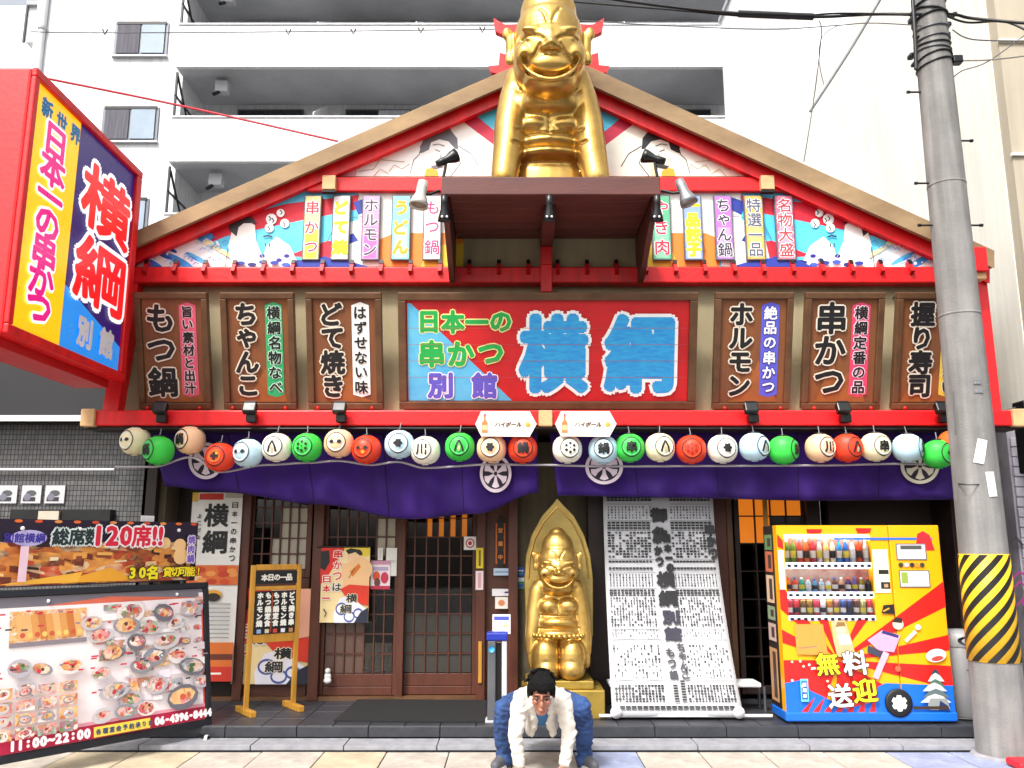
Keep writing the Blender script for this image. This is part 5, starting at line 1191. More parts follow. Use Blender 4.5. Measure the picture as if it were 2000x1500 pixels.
for r_, (yb, yt) in enumerate(rows):
    b = MB(); b.bb((dx0, YV-.004, V(yb+11)), (dx1, YV+.088, V(yb)), mat('vending_shelf', 'cfd4e6', .4), .004); sh = b.build('shelf', vm)
    n_ = 13; bw = (dx1-dx0)/n_
    for i in range(n_):
        cx = dx0+bw*(i+.5); z0 = V(yb)+.001; hh = (V(yt)-V(yb))*(.92 if r_ == 0 else (.62 if i not in (4, 5, 6) else .55) if r_ == 1 else .9)
        k_ = flat(bc[r_][i], .25); rr = bw*.40
        if r_ < 2: prof = [(.001, 0), (rr, .002), (rr, hh*.62), (rr*.45, hh*.82), (rr*.4, hh*.86)]
        else: prof = [(.001, 0), (rr*.9, .002), (rr, .01), (rr, hh*.92), (rr*.85, hh), (.001, hh)]
        b = MB(); b.lathe((cx, YV+.045, z0), prof, k_, 12); 
        o = b.build('drink_sample', vm)
        if r_ < 2: b = MB(); b.lathe((cx, YV+.045, z0), [(rr*.5, hh*.86), (rr*.5, hh*.98), (.001, hh)], flat(['e8e8e4', 'd8402c', '2a50a8'][(i*7+r_) % 3], .3), 10); b.build('cap', o)
        b = MB(); b.lathe((cx, YV+.045, z0), [(rr*1.02, hh*.18), (rr*1.02, hh*.48)], flat(['f0ece0', 'e8d84a', 'f0f0f4', '2a2a30'][(i*5+r_*3) % 4], .4), 12); b.build('wrapper', o)
        q = MB(); q.bb((cx-.014, YV-.010, V(yb+9.5)), (cx+.014, YV-.005, V(yb+4.5)), M['black'], .001); q.build('button', sh)
b = MB(); b.box((dx0+.001, YV+.004, dz0), (dx1-.001, YV+.007, dz1), glass('display_glass', (.97, .97, .98), .02)); b.build('display_window', vm)
# printed front
def vclip(poly): return clip(poly, [(1526, 1026), (1850, 1026), (1850, 1412), (1526, 1412)])
fnv = lambda x, y, h: (U(x), YV-.004-h, V(y))
pr = Print(fnv, down=True, h0=.0008, dh=.0005)
pr.by = 1
cxr, cyr = 1632, 1300
area = [[(1526, 1219), (1748, 1219), (1748, 1408), (1526, 1408)], [(1750, 1026), (1850, 1026), (1850, 1408), (1750, 1408)], [(1712, 1026), (1748, 1026), (1748, 1219), (1712, 1219)], [(1526, 1026), (1541, 1026), (1541, 1219), (1526, 1219)], [(1541, 1026), (1712, 1026), (1712, 1044), (1541, 1044)]]
hh0 = pr.h
for (g0, g1, ks) in ((5, 13, (0, 1)), (26, 36, (0, 1, 2)), (52, 62, (0,)), (76, 86, (0,)), (100, 112, (0,)), (124, 136, (0, 3)), (150, 162, (0, 3)), (-15, -3, (0, 1)), (180, 250, (0,)), (262, 330, (0,))):
    for k in ks:
        a0, a1 = R(-g0), R(-g1); L_ = 700
        pr.poly(clip([(cxr, cyr), (cxr+L_*math.cos(a0), cyr+L_*math.sin(a0)), (cxr+L_*math.cos(a1), cyr+L_*math.sin(a1))], area[k]), vr, keep=True)
for q in ([(1586, 1034), (1618, 1034), (1614, 1043), (1588, 1043)], [(1684, 1032), (1716, 1032), (1712, 1043), (1688, 1043)], [(1527, 1044), (1538, 1058), (1538, 1076), (1527, 1070)]): pr.poly(q, vr, keep=True)
pr.h += .0005
for ar_ in area[:2]:
    pr.poly(clip([(1526, 1412), (1526, 1345), (1560, 1338), (1575, 1360), (1600, 1372), (1640, 1395), (1700, 1380), (1705, 1352), (1720, 1345), (1850, 1350), (1850, 1412)], ar_), vb, keep=True)
pr.h += .0005
for k in range(7): a = 1552+k*22; pr.poly([(a, 1404), (a+14, 1404), (a+22+(k-3)*-3, 1372)], vr, keep=True)
pr.rect(1714, 1076, 1744, 1165, 'f2ecc8'); pr.rect(1527, 1078, 1538, 1158, 'f0ece4'); 
pr.line([(1640, 1054), (1835, 1054)], 5, '2a6ac0'); pr.poly([(1800, 1078), (1806, 1044), (1818, 1038), (1830, 1046), (1838, 1078)], 'd8242c')
pr.rect(1723, 1118, 1743, 1127, '1a1a1a'); pr.rect(1726, 1143, 1744, 1157, '1c1c1e'); pr.rect(1732, 1147, 1740, 1154, 'a88a6a')
pr.rect(1761, 1064, 1821, 1098, '5a5a60'); pr.rect(1763, 1066, 1819, 1096, 'ccc6ca'); pr.rect(1770, 1068, 1812, 1076, '4a4e48')
pr.rect(1763, 1119, 1823, 1154, '5a5a60'); pr.rect(1765, 1121, 1821, 1152, 'd4dad8'); pr.rect(1767, 1123, 1780, 1146, '8aa03c')
for (a, c) in ((1768, '2a3a2c'), (1779, 'e8b0b8'), (1790, '2a2a2a'), (1800, 'e88a2c'), (1810, '3a3a34')): pr.disc(a, 1108, 5, c, n=10)
pr.poly([(1727, 1190), (1748, 1188), (1748, 1208), (1722, 1206)], '1a1a18'); pr.line([(1726, 1202), (1738, 1196)], 3, 'e89a2c')
# pick-up flap, generic helmeted figure, running figure in pink, keep tower, wheel
pr.poly([(1550, 1228), (1606, 1228), (1612, 1290), (1552, 1288)], 'd8903c'); pr.line([(1556, 1276), (1592, 1272)], 3, '9a7a5a')
pr.poly([(1622, 1222), (1650, 1220), (1660, 1262), (1668, 1300), (1630, 1292), (1624, 1260)], 'c8ac7c'); pr.disc(1640, 1240, 10, 'e8cda0', n=12); pr.poly([(1630, 1234), (1650, 1232), (1648, 1224), (1634, 1224)], '8a6a3c'); pr.poly([(1632, 1250), (1654, 1248), (1660, 1268), (1636, 1270)], 'e8dcc0')
pr.poly([(1690, 1260), (1720, 1240), (1755, 1250), (1740, 1284), (1710, 1280)], 'e89ab8'); pr.poly([(1718, 1246), (1750, 1256), (1752, 1250), (1722, 1240)], '24306a'); pr.disc(1752, 1228, 11, 'f0cdb0', n=12); pr.poly([(1740, 1224), (1748, 1214), (1762, 1216), (1760, 1226)], '2a1c1c'); pr.poly([(1690, 1270), (1722, 1284), (1716, 1296), (1688, 1284)], '3a3a4c'); pr.line([(1725, 1284), (1712, 1310), (1700, 1335)], 12, 'e8a8c0'); pr.line([(1764, 1262), (1785, 1242)], 7, 'e8dcd8'); pr.disc(1790, 1234, 6, 'f0d8c0', n=10)
for (a, c, w_, col) in ((1816, 1325, 17, '24364a'), (1816, 1333, 26, 'c8ccc8'), (1815, 1345, 30, '4a6a58'), (1812, 1352, 38, 'c4c8ca'), (1814, 1364, 42, '5a6a6c'), (1812, 1374, 48, 'ccd0d0')): pr.poly(clip([(a-w_*.62, c+8), (a-w_*.3, c-4), (a, c-9), (a+w_*.3, c-4), (a+w_*.62, c+8)], area[1]), col)
pr.poly([(1796, 1386), (1802, 1374), (1834, 1374), (1838, 1396), (1800, 1396)], '8a8e8c'); pr.poly([(1816, 1396), (1820, 1378), (1834, 1388), (1838, 1398)], '1c2c5a'); pr.line([(1768, 1392), (1835, 1392)], 6, '3a2a1c')
pr.disc(1820, 1290, 20, 'dcdcdc', n=16, ry=13, rot=-.2); pr.disc(1822, 1296, 12, 'b8403c', n=12, ry=5, rot=-.2)
pr.disc(1744, 1316, 6, 'b85a3c', n=10)
pr.rect(1554, 1336, 1569, 1380, '6ac8e8'); pr.rect(1556, 1340, 1567, 1376, '2a5a9a')
for i in range(3): pr.ch('酒蔵串'[i], 1561.5, 1347+i*11, 8, 'e8e8f0', .3)
for k in range(16): pr.disc(1536+rnd.random()*150, 1300+rnd.random()*60, 2.6, rnd.choice(['f6e8c0', 'f0f0f0', 'f0c8b0']), n=7)
for (c, a, q, col, s_) in (('無', 1608, 1306, 'f2e41c', 46), ('料', 1662, 1304, 'f4f4f2', 50), ('送', 1628, 1368, 'f4f4f2', 48), ('迎', 1676, 1358, 'f2e41c', 48)):
    pr.ch(c, a, q, s_, '2a1a14', 2.9, n=10, rot=-.08); pr.ch(c, a, q, s_, col, 1.3, n=10, rot=-.08)
pr.build('livery', vm)
b = MB(); c_ = (U(1741), YV-.012, V(1383)); Rx_ = Matrix.Rotation(R(90), 4, 'X'); b.lathe(c_, [(.001, .0), (.115, 0), (.115, .018), (.10, .022), (.001, .022)], flat('141416'), 24, Rx_); b.build('wheel_disc', vm)
pr = Print(lambda u, v, h: (c_[0]+u, c_[1]-.022-h, c_[2]+v)); pr.disc(0, 0, .066, 'e8e8ec', n=24)
for i in range(6): pr.disc(.066*math.cos(R(60*i)), .066*math.sin(R(60*i)), .014, '141416', n=8)
pr.disc(0, 0, .03, 'd0d0d4', n=12); pr.build('hubcap', vm)
for x_ in (VX0+.05, VX1-.08): b = MB(); b.tube((x_, YV+.04, ZP), (x_, YV+.04, ZP+.03), .02, M['alu']); b.build('foot', vm)
# poster strips on the machine's left flank
pr = Print(lambda u, v, h: (VX0-h, YV+.12+u*.26, VZ1-.08-v*1.5), down=True)
for (v0, v1, col) in ((0, .09, '6a8a5a'), (.1, .22, 'c86a4a'), (.24, .40, 'd8b898'), (.42, .50, '8a9a7a'), (.52, .62, 'c8a8a0'), (.66, .96, 'c09068')): pr.rect(.08, v0, .92, v1, col); pr.rect(.25, v0+.02, .6, v1-.02, '4a3a34')
pr.build('side_stickers', vm)

# ================================================================ litter bin beside the machine
YBn = 7.85; cx = px(1882, YBn, 1330); bin_ = empty('litter_bin', (cx, YBn, ZP), 'grey plastic litter bin with an oval mouth between the vending machine and the utility pole', 'bin')
gp2 = mat('grey_plastic', '8a8a8c', .45, var=.1); zt_ = pz(1262, YBn)-ZP
b = MB(); b.lathe((cx, YBn, ZP), [(.001, 0), (.13, 0), (.145, .02), (.165, zt_), (.16, zt_+.005)], gp2, 24); b.build('body', bin_)
b = MB(); b.lathe((cx, YBn, ZP), [(.17, zt_+.006), (.178, zt_+.03), (.17, zt_+.10), (.14, zt_+.14), (.001, zt_+.15)], mat('grey_plastic_lid', 'a0a0a2', .4), 24); b.build('lid', bin_)
pr = Print(lambda u, v, h: (cx+(.182+h)*math.sin(u), YBn-(.182+h)*math.cos(u), ZP+v)); pr.disc(-.15, zt_+.065, .42, '0e0e10', ry=.035, n=18); pr.line([(-.3, .42), (.2, .42)], .012, '4a4a4e'); pr.line([(-.2, .45), (.05, .455)], .01, '4a4a4e'); pr.build('mouth', bin_)
b = MB(); b.path([(px(1862, 7.7, 1400), 7.7, ZP+.02), (px(1880, 7.62), 7.6, ZP+.02), (px(1895, 7.6), 7.56, ZP+.025), (px(1905, 7.6), 7.62, ZP+.02), (px(1925, 7.8), 7.9, ZP+.02)], .012, M['black']); b.build('power_cable', None, 'black cable lying on the tiles from the vending machine past the litter bin', 'cable')

# ================================================================ utility pole
PX, PY = 3.875, 7.08
up = empty('utility_pole', (PX, PY, 0), 'tall grey concrete utility pole with yellow and black striped band on the right', 'utility pole')
b = MB(); zz = [0, .9, 1.8, 2.7, 3.6, 4.5, 5.4, 6.3, 7.2, 9]; b.lathe((PX, PY, 0), [(.197-.0083*z, z) for z in zz], M['pole'], 32); b.build('shaft', up)
rad = lambda z: .197-.0083*z
for y_ in (332*.333+500-0, 352): 
    b = MB(); z = pz(y_, PY-.15); b.lathe((PX, PY, z), [(rad(z)-.004, 0), (rad(z)+.003, .003), (rad(z)+.003, .02), (rad(z)-.004, .024)], M['pole'], 32); b.build('joint', up)
zb0, zb1 = pz(1297, PY-.19), pz(1083, PY-.19)
b = MB(); b.lathe((PX, PY, 0), [(rad(zb0)-.002, zb0), (rad(zb0)+.005, zb0+.002), (rad(zb1)+.006, zb1), (rad(zb1)-.002, zb1+.003)], mat('band_yellow', 'f0b81c', .5, var=.12, scale=8), 40); bn_ = b.build('warning_band', up)
fnp = lambda u, v, h: (PX+(rad(v)+.0055+h)*math.sin(u), PY-(rad(v)+.0055+h)*math.cos(u), v)
pr = Print(fnp, dh=.00002, h0=.0015)
blk_ = mat('band_black', '131312', .55)
pitch = (zb1-zb0)/6.2
for k in range(-9, 9):
    for i in range(60):
        u0 = -math.pi+i*2*math.pi/60; u1 = u0+2*math.pi/60
        zc = lambda u: zb0+k*pitch+(u+math.pi)*.125/ .62
        for q in (clip([(u0, zc(u0)), (u1, zc(u1)), (u1, zc(u1)+pitch*.48), (u0, zc(u0)+pitch*.48)], [(-4, zb0+.003), (4, zb0+.003), (4, zb1-.003), (-4, zb1-.003)]),):
            if len(q) > 2: pr.poly(q, blk_, keep=True)
pr.build('black_stripe', bn_)
def plabel(x, y, w_, h_, rot, nm, col='e4e4e2'):
    c = P(x, y, PY-.15); u = math.asin(max(-.95, min(.95, (c[0]-PX)/rad(c[2])))); z = c[2]; cr, sr = math.cos(rot), math.sin(rot)
    pr = Print(lambda a, q, h: fnp(u+(a*cr-q*sr)/rad(z), z+a*sr+q*cr, h)); n = 4
    pr.grid(-w_/2, -h_/2, w_/2, h_/2, 4, 2, flat(col)); pr.line([(-w_*.3, 0), (w_*.3, 0)], .004, 'b8b8b8'); pr.build(nm, up)
plabel(1912, 882, .075, .20, R(-14), 'paper_label'); plabel(1932, 946, .07, .20, R(3), 'paper_label')
plabel(1905, 748, .06, .03, 0, 'stencil', '6a6c70'); plabel(1908, 765, .07, .03, 0, 'stencil', '74767a')
for k, (x, y, s) in enumerate(((1797, 180, -1), (1868, 275, 1), (1812, 358, -1), (1890, 440, 1), (1822, 440, -1))):
    z = pz(y, PY); b = MB(); b.tube((PX+s*rad(z)*.9, PY, z), (PX+s*(rad(z)+.12), PY, z), .009, M['black'], n=8); b.tube((PX+s*(rad(z)+.10), PY, z), (PX+s*(rad(z)+.125), PY, z), .015, M['black'], n=8); b.build('step_bolt', up)
rq = random.Random(2)
for y_ in (14, 28, 40, 62, 84, 92, 104, 120, 130):
    z = pz(y_, PY); r_ = rad(z)+.006; t1, t2 = rq.uniform(-.04, .04), rq.uniform(-.03, .03)
    b = MB(); b.path([(PX+r_*math.sin(a), PY-r_*math.cos(a), z+t1*math.sin(a)+t2*math.cos(a)) for a in [R(15*i) for i in range(25)]], .008 if y_ > 60 else .012, M['alu'] if y_ in (62, 84, 104) else M['black'], n=6); b.build('strap', up)
for (x, y, w_) in ((1782, 40, .06), (1780, 110, .05), (1786, 125, .04), (1850, 50, .05), (1868, 118, .09), (1862, 30, .04), (1848, 70, .05), (1790, 75, .03)):
    c = P(x, y, PY-.05); b = MB(); b.bb((c[0]-w_/2, c[1]-.04, c[2]-w_*.4), (c[0]+w_/2, c[1]+.04, c[2]+w_*.4), M['black'], .01); b.build('clamp', up)
b = MB(); b.path([P(1781, -20, PY-.1), P(1785, 40, PY-.12), P(1788, 90, PY-.12), P(1789, 135, PY-.12)], .018, M['black']); b.build('cable_riser', up)
b = MB(); b.lathe((PX, PY, 0), [(.24, 0), (.225, .02), (.001, .021)], M['kerb'], 24); b.build('footing', up)
b = MB(); b.path([P(1862, 765, PY-.18), P(1866, 850, PY-.19)], .006, mat('crack', '5a5c60', .9), n=6); b.build('conduit_strip', up)
b = MB(); c = P(1895, 950, PY-.2); b.path([P(1872, 945, PY-.05), P(1890, 947, PY-.2), P(1950, 945, PY-.1)], .005, M['black']); b.build('strap', up)

# overhead cables
def cable(pts, r, label, m=None, nm='overhead_cable', grp=None):
    """pts: (x, y, Y) nodes; smooth hanging line"""
    w3 = [Vector(P(*p)) for p in pts]; out = []
    for i in range(len(w3)-1):
        p0 = w3[max(i-1, 0)]; p1 = w3[i]; p2 = w3[i+1]; p3 = w3[min(i+2, len(w3)-1)]
        for k in range(8):
            t = k/8; out.append(.5*((2*p1)+(p2-p0)*t+(2*p0-5*p1+4*p2-p3)*t*t+(3*p1-p0-3*p2+p3)*t**3))
    out.append(w3[-1]); b = MB(); b.path(out, r, m or M['black'], n=6); return b.build(nm, None, label, 'cable', grp)
cable([(1120, -12, 7.3), (1300, 12, 7.2), (1440, 26, 7.1), (1590, 33, 7.1), (1700, 28, 7.1), (1790, 28, 7.0), (1860, 28, 7.0), (1900, 36, 7), (2010, 46, 6.8)], .014, 'thick black overhead cable running along the top right into the utility pole')
sl = MB(); sl.tube(P(1442, 27, 7.1), P(1588, 33, 7.1), .032, M['black']); sl.build('cable_sleeve', None, 'thick black splice sleeve on the overhead cable, top right', 'cable sleeve')
cable([(880, -14, 7.3), (1100, 2, 7.3), (1300, 18, 7.2), (1500, 34, 7.1), (1640, 26, 7.1), (1785, 30, 7.0)], .009, 'thinner black cable just under the thick overhead cable')
gw = mat('grey_wire', '5a5c62', .6)
cable([(1100, 38, 7.3), (1300, 50, 7.2), (1500, 57, 7.1), (1630, 50, 7.1), (1700, 45, 7.1), (1800, 50, 7.0)], .005, 'thin grey wire with small hooks below the overhead cables', gw)
cable([(60, 62, 12), (200, 64, 12), (560, 62, 12), (970, 57, 12)], .008, 'thin wire with hooks crossing in front of the white balconies', gw)
for k, (x, y) in enumerate(((205, 63), (563, 63), (690, 62), (822, 60), (942, 59))):
    b = MB(); p = Vector(P(x, y, 12)); b.path([p+Vector((-.04, 0, .05)), p+Vector((0, 0, -.04)), p+Vector((.04, 0, .05))], .012, M['black'], n=6); b.build('wire_hook', None, 'small dark hook on the thin wire before the balconies, '+['over the left windows', 'leftmost over the balcony', 'second over the balcony', 'third over the balcony', 'closest to the golden statue'][k], 'hook', 'hooks on the thin wire')
cable([(1722, -6, 7.8), (1660, 98, 7.9), (1582, 218, 8.0)], .014, 'grey guy tube slanting down left above the right roof slope', mat('guy_tube', '77797e', .5))
cable([(1600, 40, 7.1), (1604, 70, 7.3), (1590, 190, 7.8), (1570, 316, 7.9)], .005, 'thin grey wire hanging down to the right roof slope', gw)
cable([(1640, 48, 7.1), (1606, 72, 7.2), (1600, 120, 7.4), (1609, 165, 7.6)], .004, 'fine grey drop wire beside the guy tube', gw)
cable([(1860, 58, 7.0), (1900, 77, 7.0), (2010, 80, 7.0)], .006, 'grey wire leaving the pole to the right, upper of the thin ones', gw)
cable([(1858, 155, 7.1), (1880, 138, 7.1), (1930, 120, 7.1), (2010, 62, 7.1)], .005, 'thin wire rising to the right from the pole side', gw)
cable([(1875, 118, 7.1), (1930, 117, 7.1), (2010, 108, 7.1)], .008, 'pale grey wire running level to the right from the pole', mat('pale_wire', 'a8a49a', .6))
cable([(1846, 30, 7.0), (1890, 44, 7), (1960, 42, 7), (2010, 62, 6.9)], .010, 'second black cable right of the utility pole near the top')
cable([(1955, 805, 8.0), (1975, 798, 8.1), (2010, 790, 8.2)], .006, 'short dark wire at the right end of the lower red beam', gw)
rdw = mat('red_wire', 'c8283c', .5)
a = cable([(75, 150, 7.0), (360, 208, 7.5), (660, 276, 7.55)], .010, 'red stay rod from the top of the red box sign to the left roof slope', rdw, 'stay_rod'); a['category'] = 'rod'
# small red thing at the lower right corner
q = PG(2004, 1500); b = MB(); b.bb((q[0]-.10, q[1]-.10, .002), (q[0]+.2, q[1]+.10, .06), mat('red_weight', 'd41c2c', .5), .02); b.build('stand_weight', None, 'low red plastic stand weight on the pavement at the lower right corner', 'weight')

# ================================================================ photo menu board, left
BR = Vector(PG(410, 1448, 0)); BL = Vector(PG(-60, 1545, 0)); BL = BR+(BL-BR)*1.0
d2 = (BR-BL).normalized(); n2 = Vector((d2.y, -d2.x, 0)); lean = R(9); uy = (U3*math.cos(lean)-n2*math.sin(lean))
mb = empty('photo_menu_board', (BL+BR)/2, 'large framed backlit menu board full of dish photographs standing on castors at the left', 'menu board')
Wb = (BR-BL).length+.0; Hb = 1.19; O = BL+U3*.13
def bx(a, c, d0, d1, m, name, par=mb):
    b = MB(); obox(b, O, d2, uy, d2.cross(uy), a, c, d0, d1, m); return b.build(name, par)
fr = mat('board_frame', '2a2c33', .35, metal=.4)
bx((0, 0), (Wb, .055), -.05, .02, fr, 'frame_rail'); bx((0, Hb-.05), (Wb, Hb), -.05, .02, fr, 'frame_rail'); bx((0, .056), (.05, Hb-.051), -.05, .02, fr, 'frame_stile'); bx((Wb-.05, .056), (Wb, Hb-.051), -.05, .02, fr, 'frame_stile')
bx((.05, .056), (Wb-.05, Hb-.051), -.05, -.002, flat('e8dcd8'), 'panel')
for u in (.12, Wb-.10):
    p = O+d2*u; b = MB(); b.tube(p-n2*.28+U3*-.07, p+n2*.12+U3*-.07, .018, M['black']); b.build('base_foot', mb)
    for s in (-.26, .10): b = MB(); c = p+n2*s; b.tube((c.x-.012, c.y, .042), (c.x+.012, c.y, .042), .04, mat('castor', 'c8c8c4', .4) if s > 0 else M['black'], n=16); b.build('castor', mb)
b = MB(); p = O+d2*(Wb-.05)-n2*.02; b.path([p+U3*-.10, p+U3*-.09+d2*.10, p-n2*.15+U3*-.10+d2*.08], .02, mat('dark_red_strap', '5c1420', .6)); b.build('strap', mb)
fnb = lambda u, v, h: tuple(O+d2*u+uy*v+d2.cross(uy)*h)
I0, I1, J0, J1 = .055, Wb-.055, .06, Hb-.055; pr = Print(fnb, cl=[(I0, J0), (I1, J0), (I1, J1), (I0, J1)])
gu = lambda x: I0+(x-(-35))/(395+35)*(I1-I0)     # photo columns / rows measured on the board
gv = lambda y: J1-(y-1160)/(1425-1160)*(J1-J0)
pr.rect(I0, J0, I1, J1, 'f4e9ea'); pr.rect(I0, gv(1178), I1, J1, '77727c'); pr.poly([(gu(60), gv(1178)), (gu(190), gv(1166)), (I1, gv(1178))], 'd86a50')
pr.rect(I0, J0, I1, J0+.10, 'b81c44'); pr.rect(I1-.014, J0, I1, gv(1175), 'd84a44'); pr.rect(I0, J0+.10, I1, J0+.125, 'e8a0b0')
rq = random.Random(11); food = ['b8323c', 'd2583c', '8c2430', 'c86a4a', 'd8a060', '4a6a3c', 'e8c070', '6a3a2c', 'e0909a', 'd03848']
fm = [photo('food_red', ['f0dcd0', 'c8404c', 'e8b8a0', 'a83440', 'f2e4dc', '5a7a48'], 26), photo('food_gold', ['f4e8d8', 'd89a54', 'e8c48a', 'b8643a', 'f0dcc4', 'c85048'], 24), photo('food_green', ['e4e8e0', '6a8a5c', 'd8806c', 'f0e8dc', 'b04048', '8a9aa0'], 26), photo('food_grey', ['c8ccd0', '8a8890', 'e0c8b8', 'd07068', 'f0f0ee', '5c5a64'], 22)]
def dish(u, v, r, plate=None, n=9):
    plate = plate or rq.choice(['8a8c94', 'c4c0c4', 'e2dcda', 'b8b4bc', '6c6a74']); q = rq.uniform(-.3, .3)
    pr.disc(u, v, r*rq.uniform(.9, 1.1), plate, n=12, ry=r*rq.uniform(.5, .8), rot=q); pr.disc(u+rq.uniform(-.1, .1)*r, v+r*.05, r*.8, rq.choice(fm), n=8, ry=r*rq.uniform(.35, .55), rot=q)
    for k in range(3): pr.disc(u+rq.uniform(-.4, .4)*r, v+rq.uniform(-.2, .3)*r, r*rq.uniform(.12, .28), rq.choice(food), n=7, ry=r*rq.uniform(.08, .2), rot=rq.uniform(0, 3))
def dish_old(u, v, r, plate='5a5a62', n=9):
    pr.disc(u, v, r, plate, n=16, ry=r*.62); pr.disc(u, v+r*.04, r*.86, rq.choice(['e8e0dc', '3a3238', 'c8c4c8']), n=14, ry=r*.5); h = pr.h+.0004
    pr.h = h
    for k in range(n):
        a = rq.uniform(0, 6.28); q = rq.uniform(0, .55)*r; pr.disc(u+q*math.cos(a), v+q*math.sin(a)*.6+r*.08, r*rq.uniform(.14, .30), rq.choice(food), n=7, ry=r*rq.uniform(.08, .2), rot=rq.uniform(0, 3)); 
    pr.h = h+.0002
dh_ = pr.dh; pr.dh = .00015
# big skewers photo
pr.rect(gu(2), gv(1240), gu(142), gv(1185), fm[1]); 
for k in range(9): a = gu(25+k*13); pr.line([(a, gv(1236)), (a-.03, gv(1192))], .05, rq.choice(['d89a54', 'e8b070', 'c8783c'])); pr.disc(a, gv(1228), .02, rq.choice(['e8c46a', 'c85a3c']), n=8)
pr.rect(gu(2), gv(1248), gu(142), gv(1240), '8a8088')
for k in range(70):
    x, y = rq.uniform(150, 385), rq.uniform(1186, 1375); pr.rect(gu(x), gv(y), gu(x)+rq.uniform(.06, .2), gv(y)+rq.uniform(.03, .09), rq.choice(['efe4e4', 'e6d8dc', 'f6f0f0', 'f0e4ec', fm[0], fm[1], fm[2], fm[3]]))
for (x, y, r) in ((170, 1240, .10), (150, 1215, .08), (270, 1232, .11), (330, 1228, .09), (280, 1290, .10), (330, 1292, .09), (170, 1310, .09), (230, 1365, .10), (285, 1345, .10), (385, 1350, .07), (60, 1290, .08), (20, 1285, .09), (110, 1290, .10), (228, 1200, .12), (300, 1205, .10), (365, 1200, .10), (220, 1225, .11), (240, 1258, .085), (305, 1262, .12), (192, 1275, .10), (195, 1345, .12), (250, 1305, .09), (362, 1318, .13), (340, 1375, .15), (30, 1322, .08)): dish(gu(x), gv(y), r, n=14)
for j in range(4):
    for i in range(4):
        u, v = gu(-8+i*38), gv(1326+j*23); pr.rect(u-.065, v-.035, u+.065, v+.04, rq.choice(fm)); dish(u, v, .045, n=6)
for i in range(3): dish(gu(170+i*44), gv(1386), .085, n=8)
for i in range(4): dish(gu(345+(i % 2)*28), gv(1240+(i//2)*26), .045, n=5)
# headings: short red and dark strokes standing for the tiny captions
for k in range(60):
    u, v = gu(rq.uniform(-30, 385)), gv(rq.choice([1190, 1218, 1282, 1300, 1345, 1290])+rq.uniform(-4, 4)); pr.rect(u, v, u+rq.uniform(.02, .06), v+.012, rq.choice(['c83048', '3a3a44', 'c83048', '8a7a8a']))
pr.dh = .0006; pr.h += .001
pr.txt('11:00~22:00', gu(8), J0+.05, .088, [(flat('f6ecee'), .006)], vert=False, step=.052)
pr.rect(gu(150), J0+.012, gu(262), J0+.085, 'ecd04a'); pr.txt('各種宴会予約承ります', gu(159), J0+.048, .042, [(flat('3a4a6a'), .002)], vert=False, step=.0515)
pr.txt('06-4396-8444', gu(276), J0+.05, .078, [(flat('f6ecee'), .006)], vert=False, step=.042)
pr.build('print', mb)
for u in (gu(69), gu(334)): b = MB(); c = O+d2*u+uy*(gv(1169))+d2.cross(uy)*.006; b.lathe(c, [(.001, 0), (.014, 0), (.014, .006), (.001, .006)], flat('e8e8e8'), 12, Matrix.Rotation(R(90), 4, 'X')); b.build('screw', mb)
for k in range(2):   # struts behind
    p = O+d2*(.3+k*(Wb-.6)); b = MB(); b.tube(p-n2*.3, p+uy*.9-n2*.03, .015, M['black']); b.build('strut', mb)

# banner with interior photograph above the board
UP = Vector(PG(395, 1448, 0)); yb_ = 1137
O2 = O+uy*(Hb+.02)-n2*.0; n3 = n2
Wk = Wb*.93; Hk = .50
bb_ = empty('seat_banner', O2, 'printed banner with orange photographs of the dining room and 120 seats, above the menu board', 'banner')
b = MB(); q = MB(); obox(b, O2, d2, U3, n3, (0, 0), (Wk, Hk), -.012, -.001, flat('1c1420')); b.build('sheet', bb_)
pr = Print(lambda u, v, h: tuple(O2+d2*u+U3*v+n3*h)); e = Wk
pr.rect(0, 0, Wk, Hk, '20102c')
rq = random.Random(21); pr.dh = .00015
pr.rect(0, .01, Wk*.97, Hk*.66, photo('room_photo', ['2a1410', 'b8602c', 'e8a04a', '6a2c1c', 'f0d0a0', 'c8502c', '3a1c18'], 9, stretch=(1, 1, 2.2)))
for k in range(60):
    u, v = rq.uniform(.03, Wk*.93), rq.uniform(.03, Hk*.60); w_, h_ = rq.uniform(.02, .13), rq.uniform(.01, .05); a = rq.uniform(-.3, .1)
    pr.poly([(u, v), (u+w_, v+a*w_), (u+w_, v+h_+a*w_), (u, v+h_)], rq.choice(['e8a04a', 'd8782c', '6a2c1c', 'f0c88a', '3a1c18', 'c84a2c', 'e8d4b0', '8a4424', 'f0b45c', '2c1414']))
pr.poly([(Wk*.30, .02), (Wk*.55, .13), (Wk*.68, .02)], 'e8a42c'); pr.poly([(.1, .02), (Wk*.42, .10), (Wk*.40, .02)], 'f0b43c')
for (u, v, r) in ((.74, .50, .05), (.82, .52, .05), (.90, .48, .06), (.91, .30, .07)): pr.disc(Wk*u, Hk*v+.06, r, 'f0c48a', n=12)
for k in range(11): pr.disc(Wk*(.12+k*.085), Hk-.015, .03, ['e8702c', 'd8502c', 'e8944a'][k % 3], n=10, ry=.012)
pr.dh = .0006; pr.h += .001
pr.disc(Wk*.17, Hk*.72, .13, 'b8b0e0', ry=.06); pr.txt('別館横綱', Wk*.085, Hk*.72, .075, [(flat('3a2c9a'), .002)], vert=False, step=.075)
pr.txt('総席数', Wk*.305, Hk*.74, .13, [(flat('d8e8e4'), .020), (flat('1c2c30'), .005)], vert=False, step=.125)
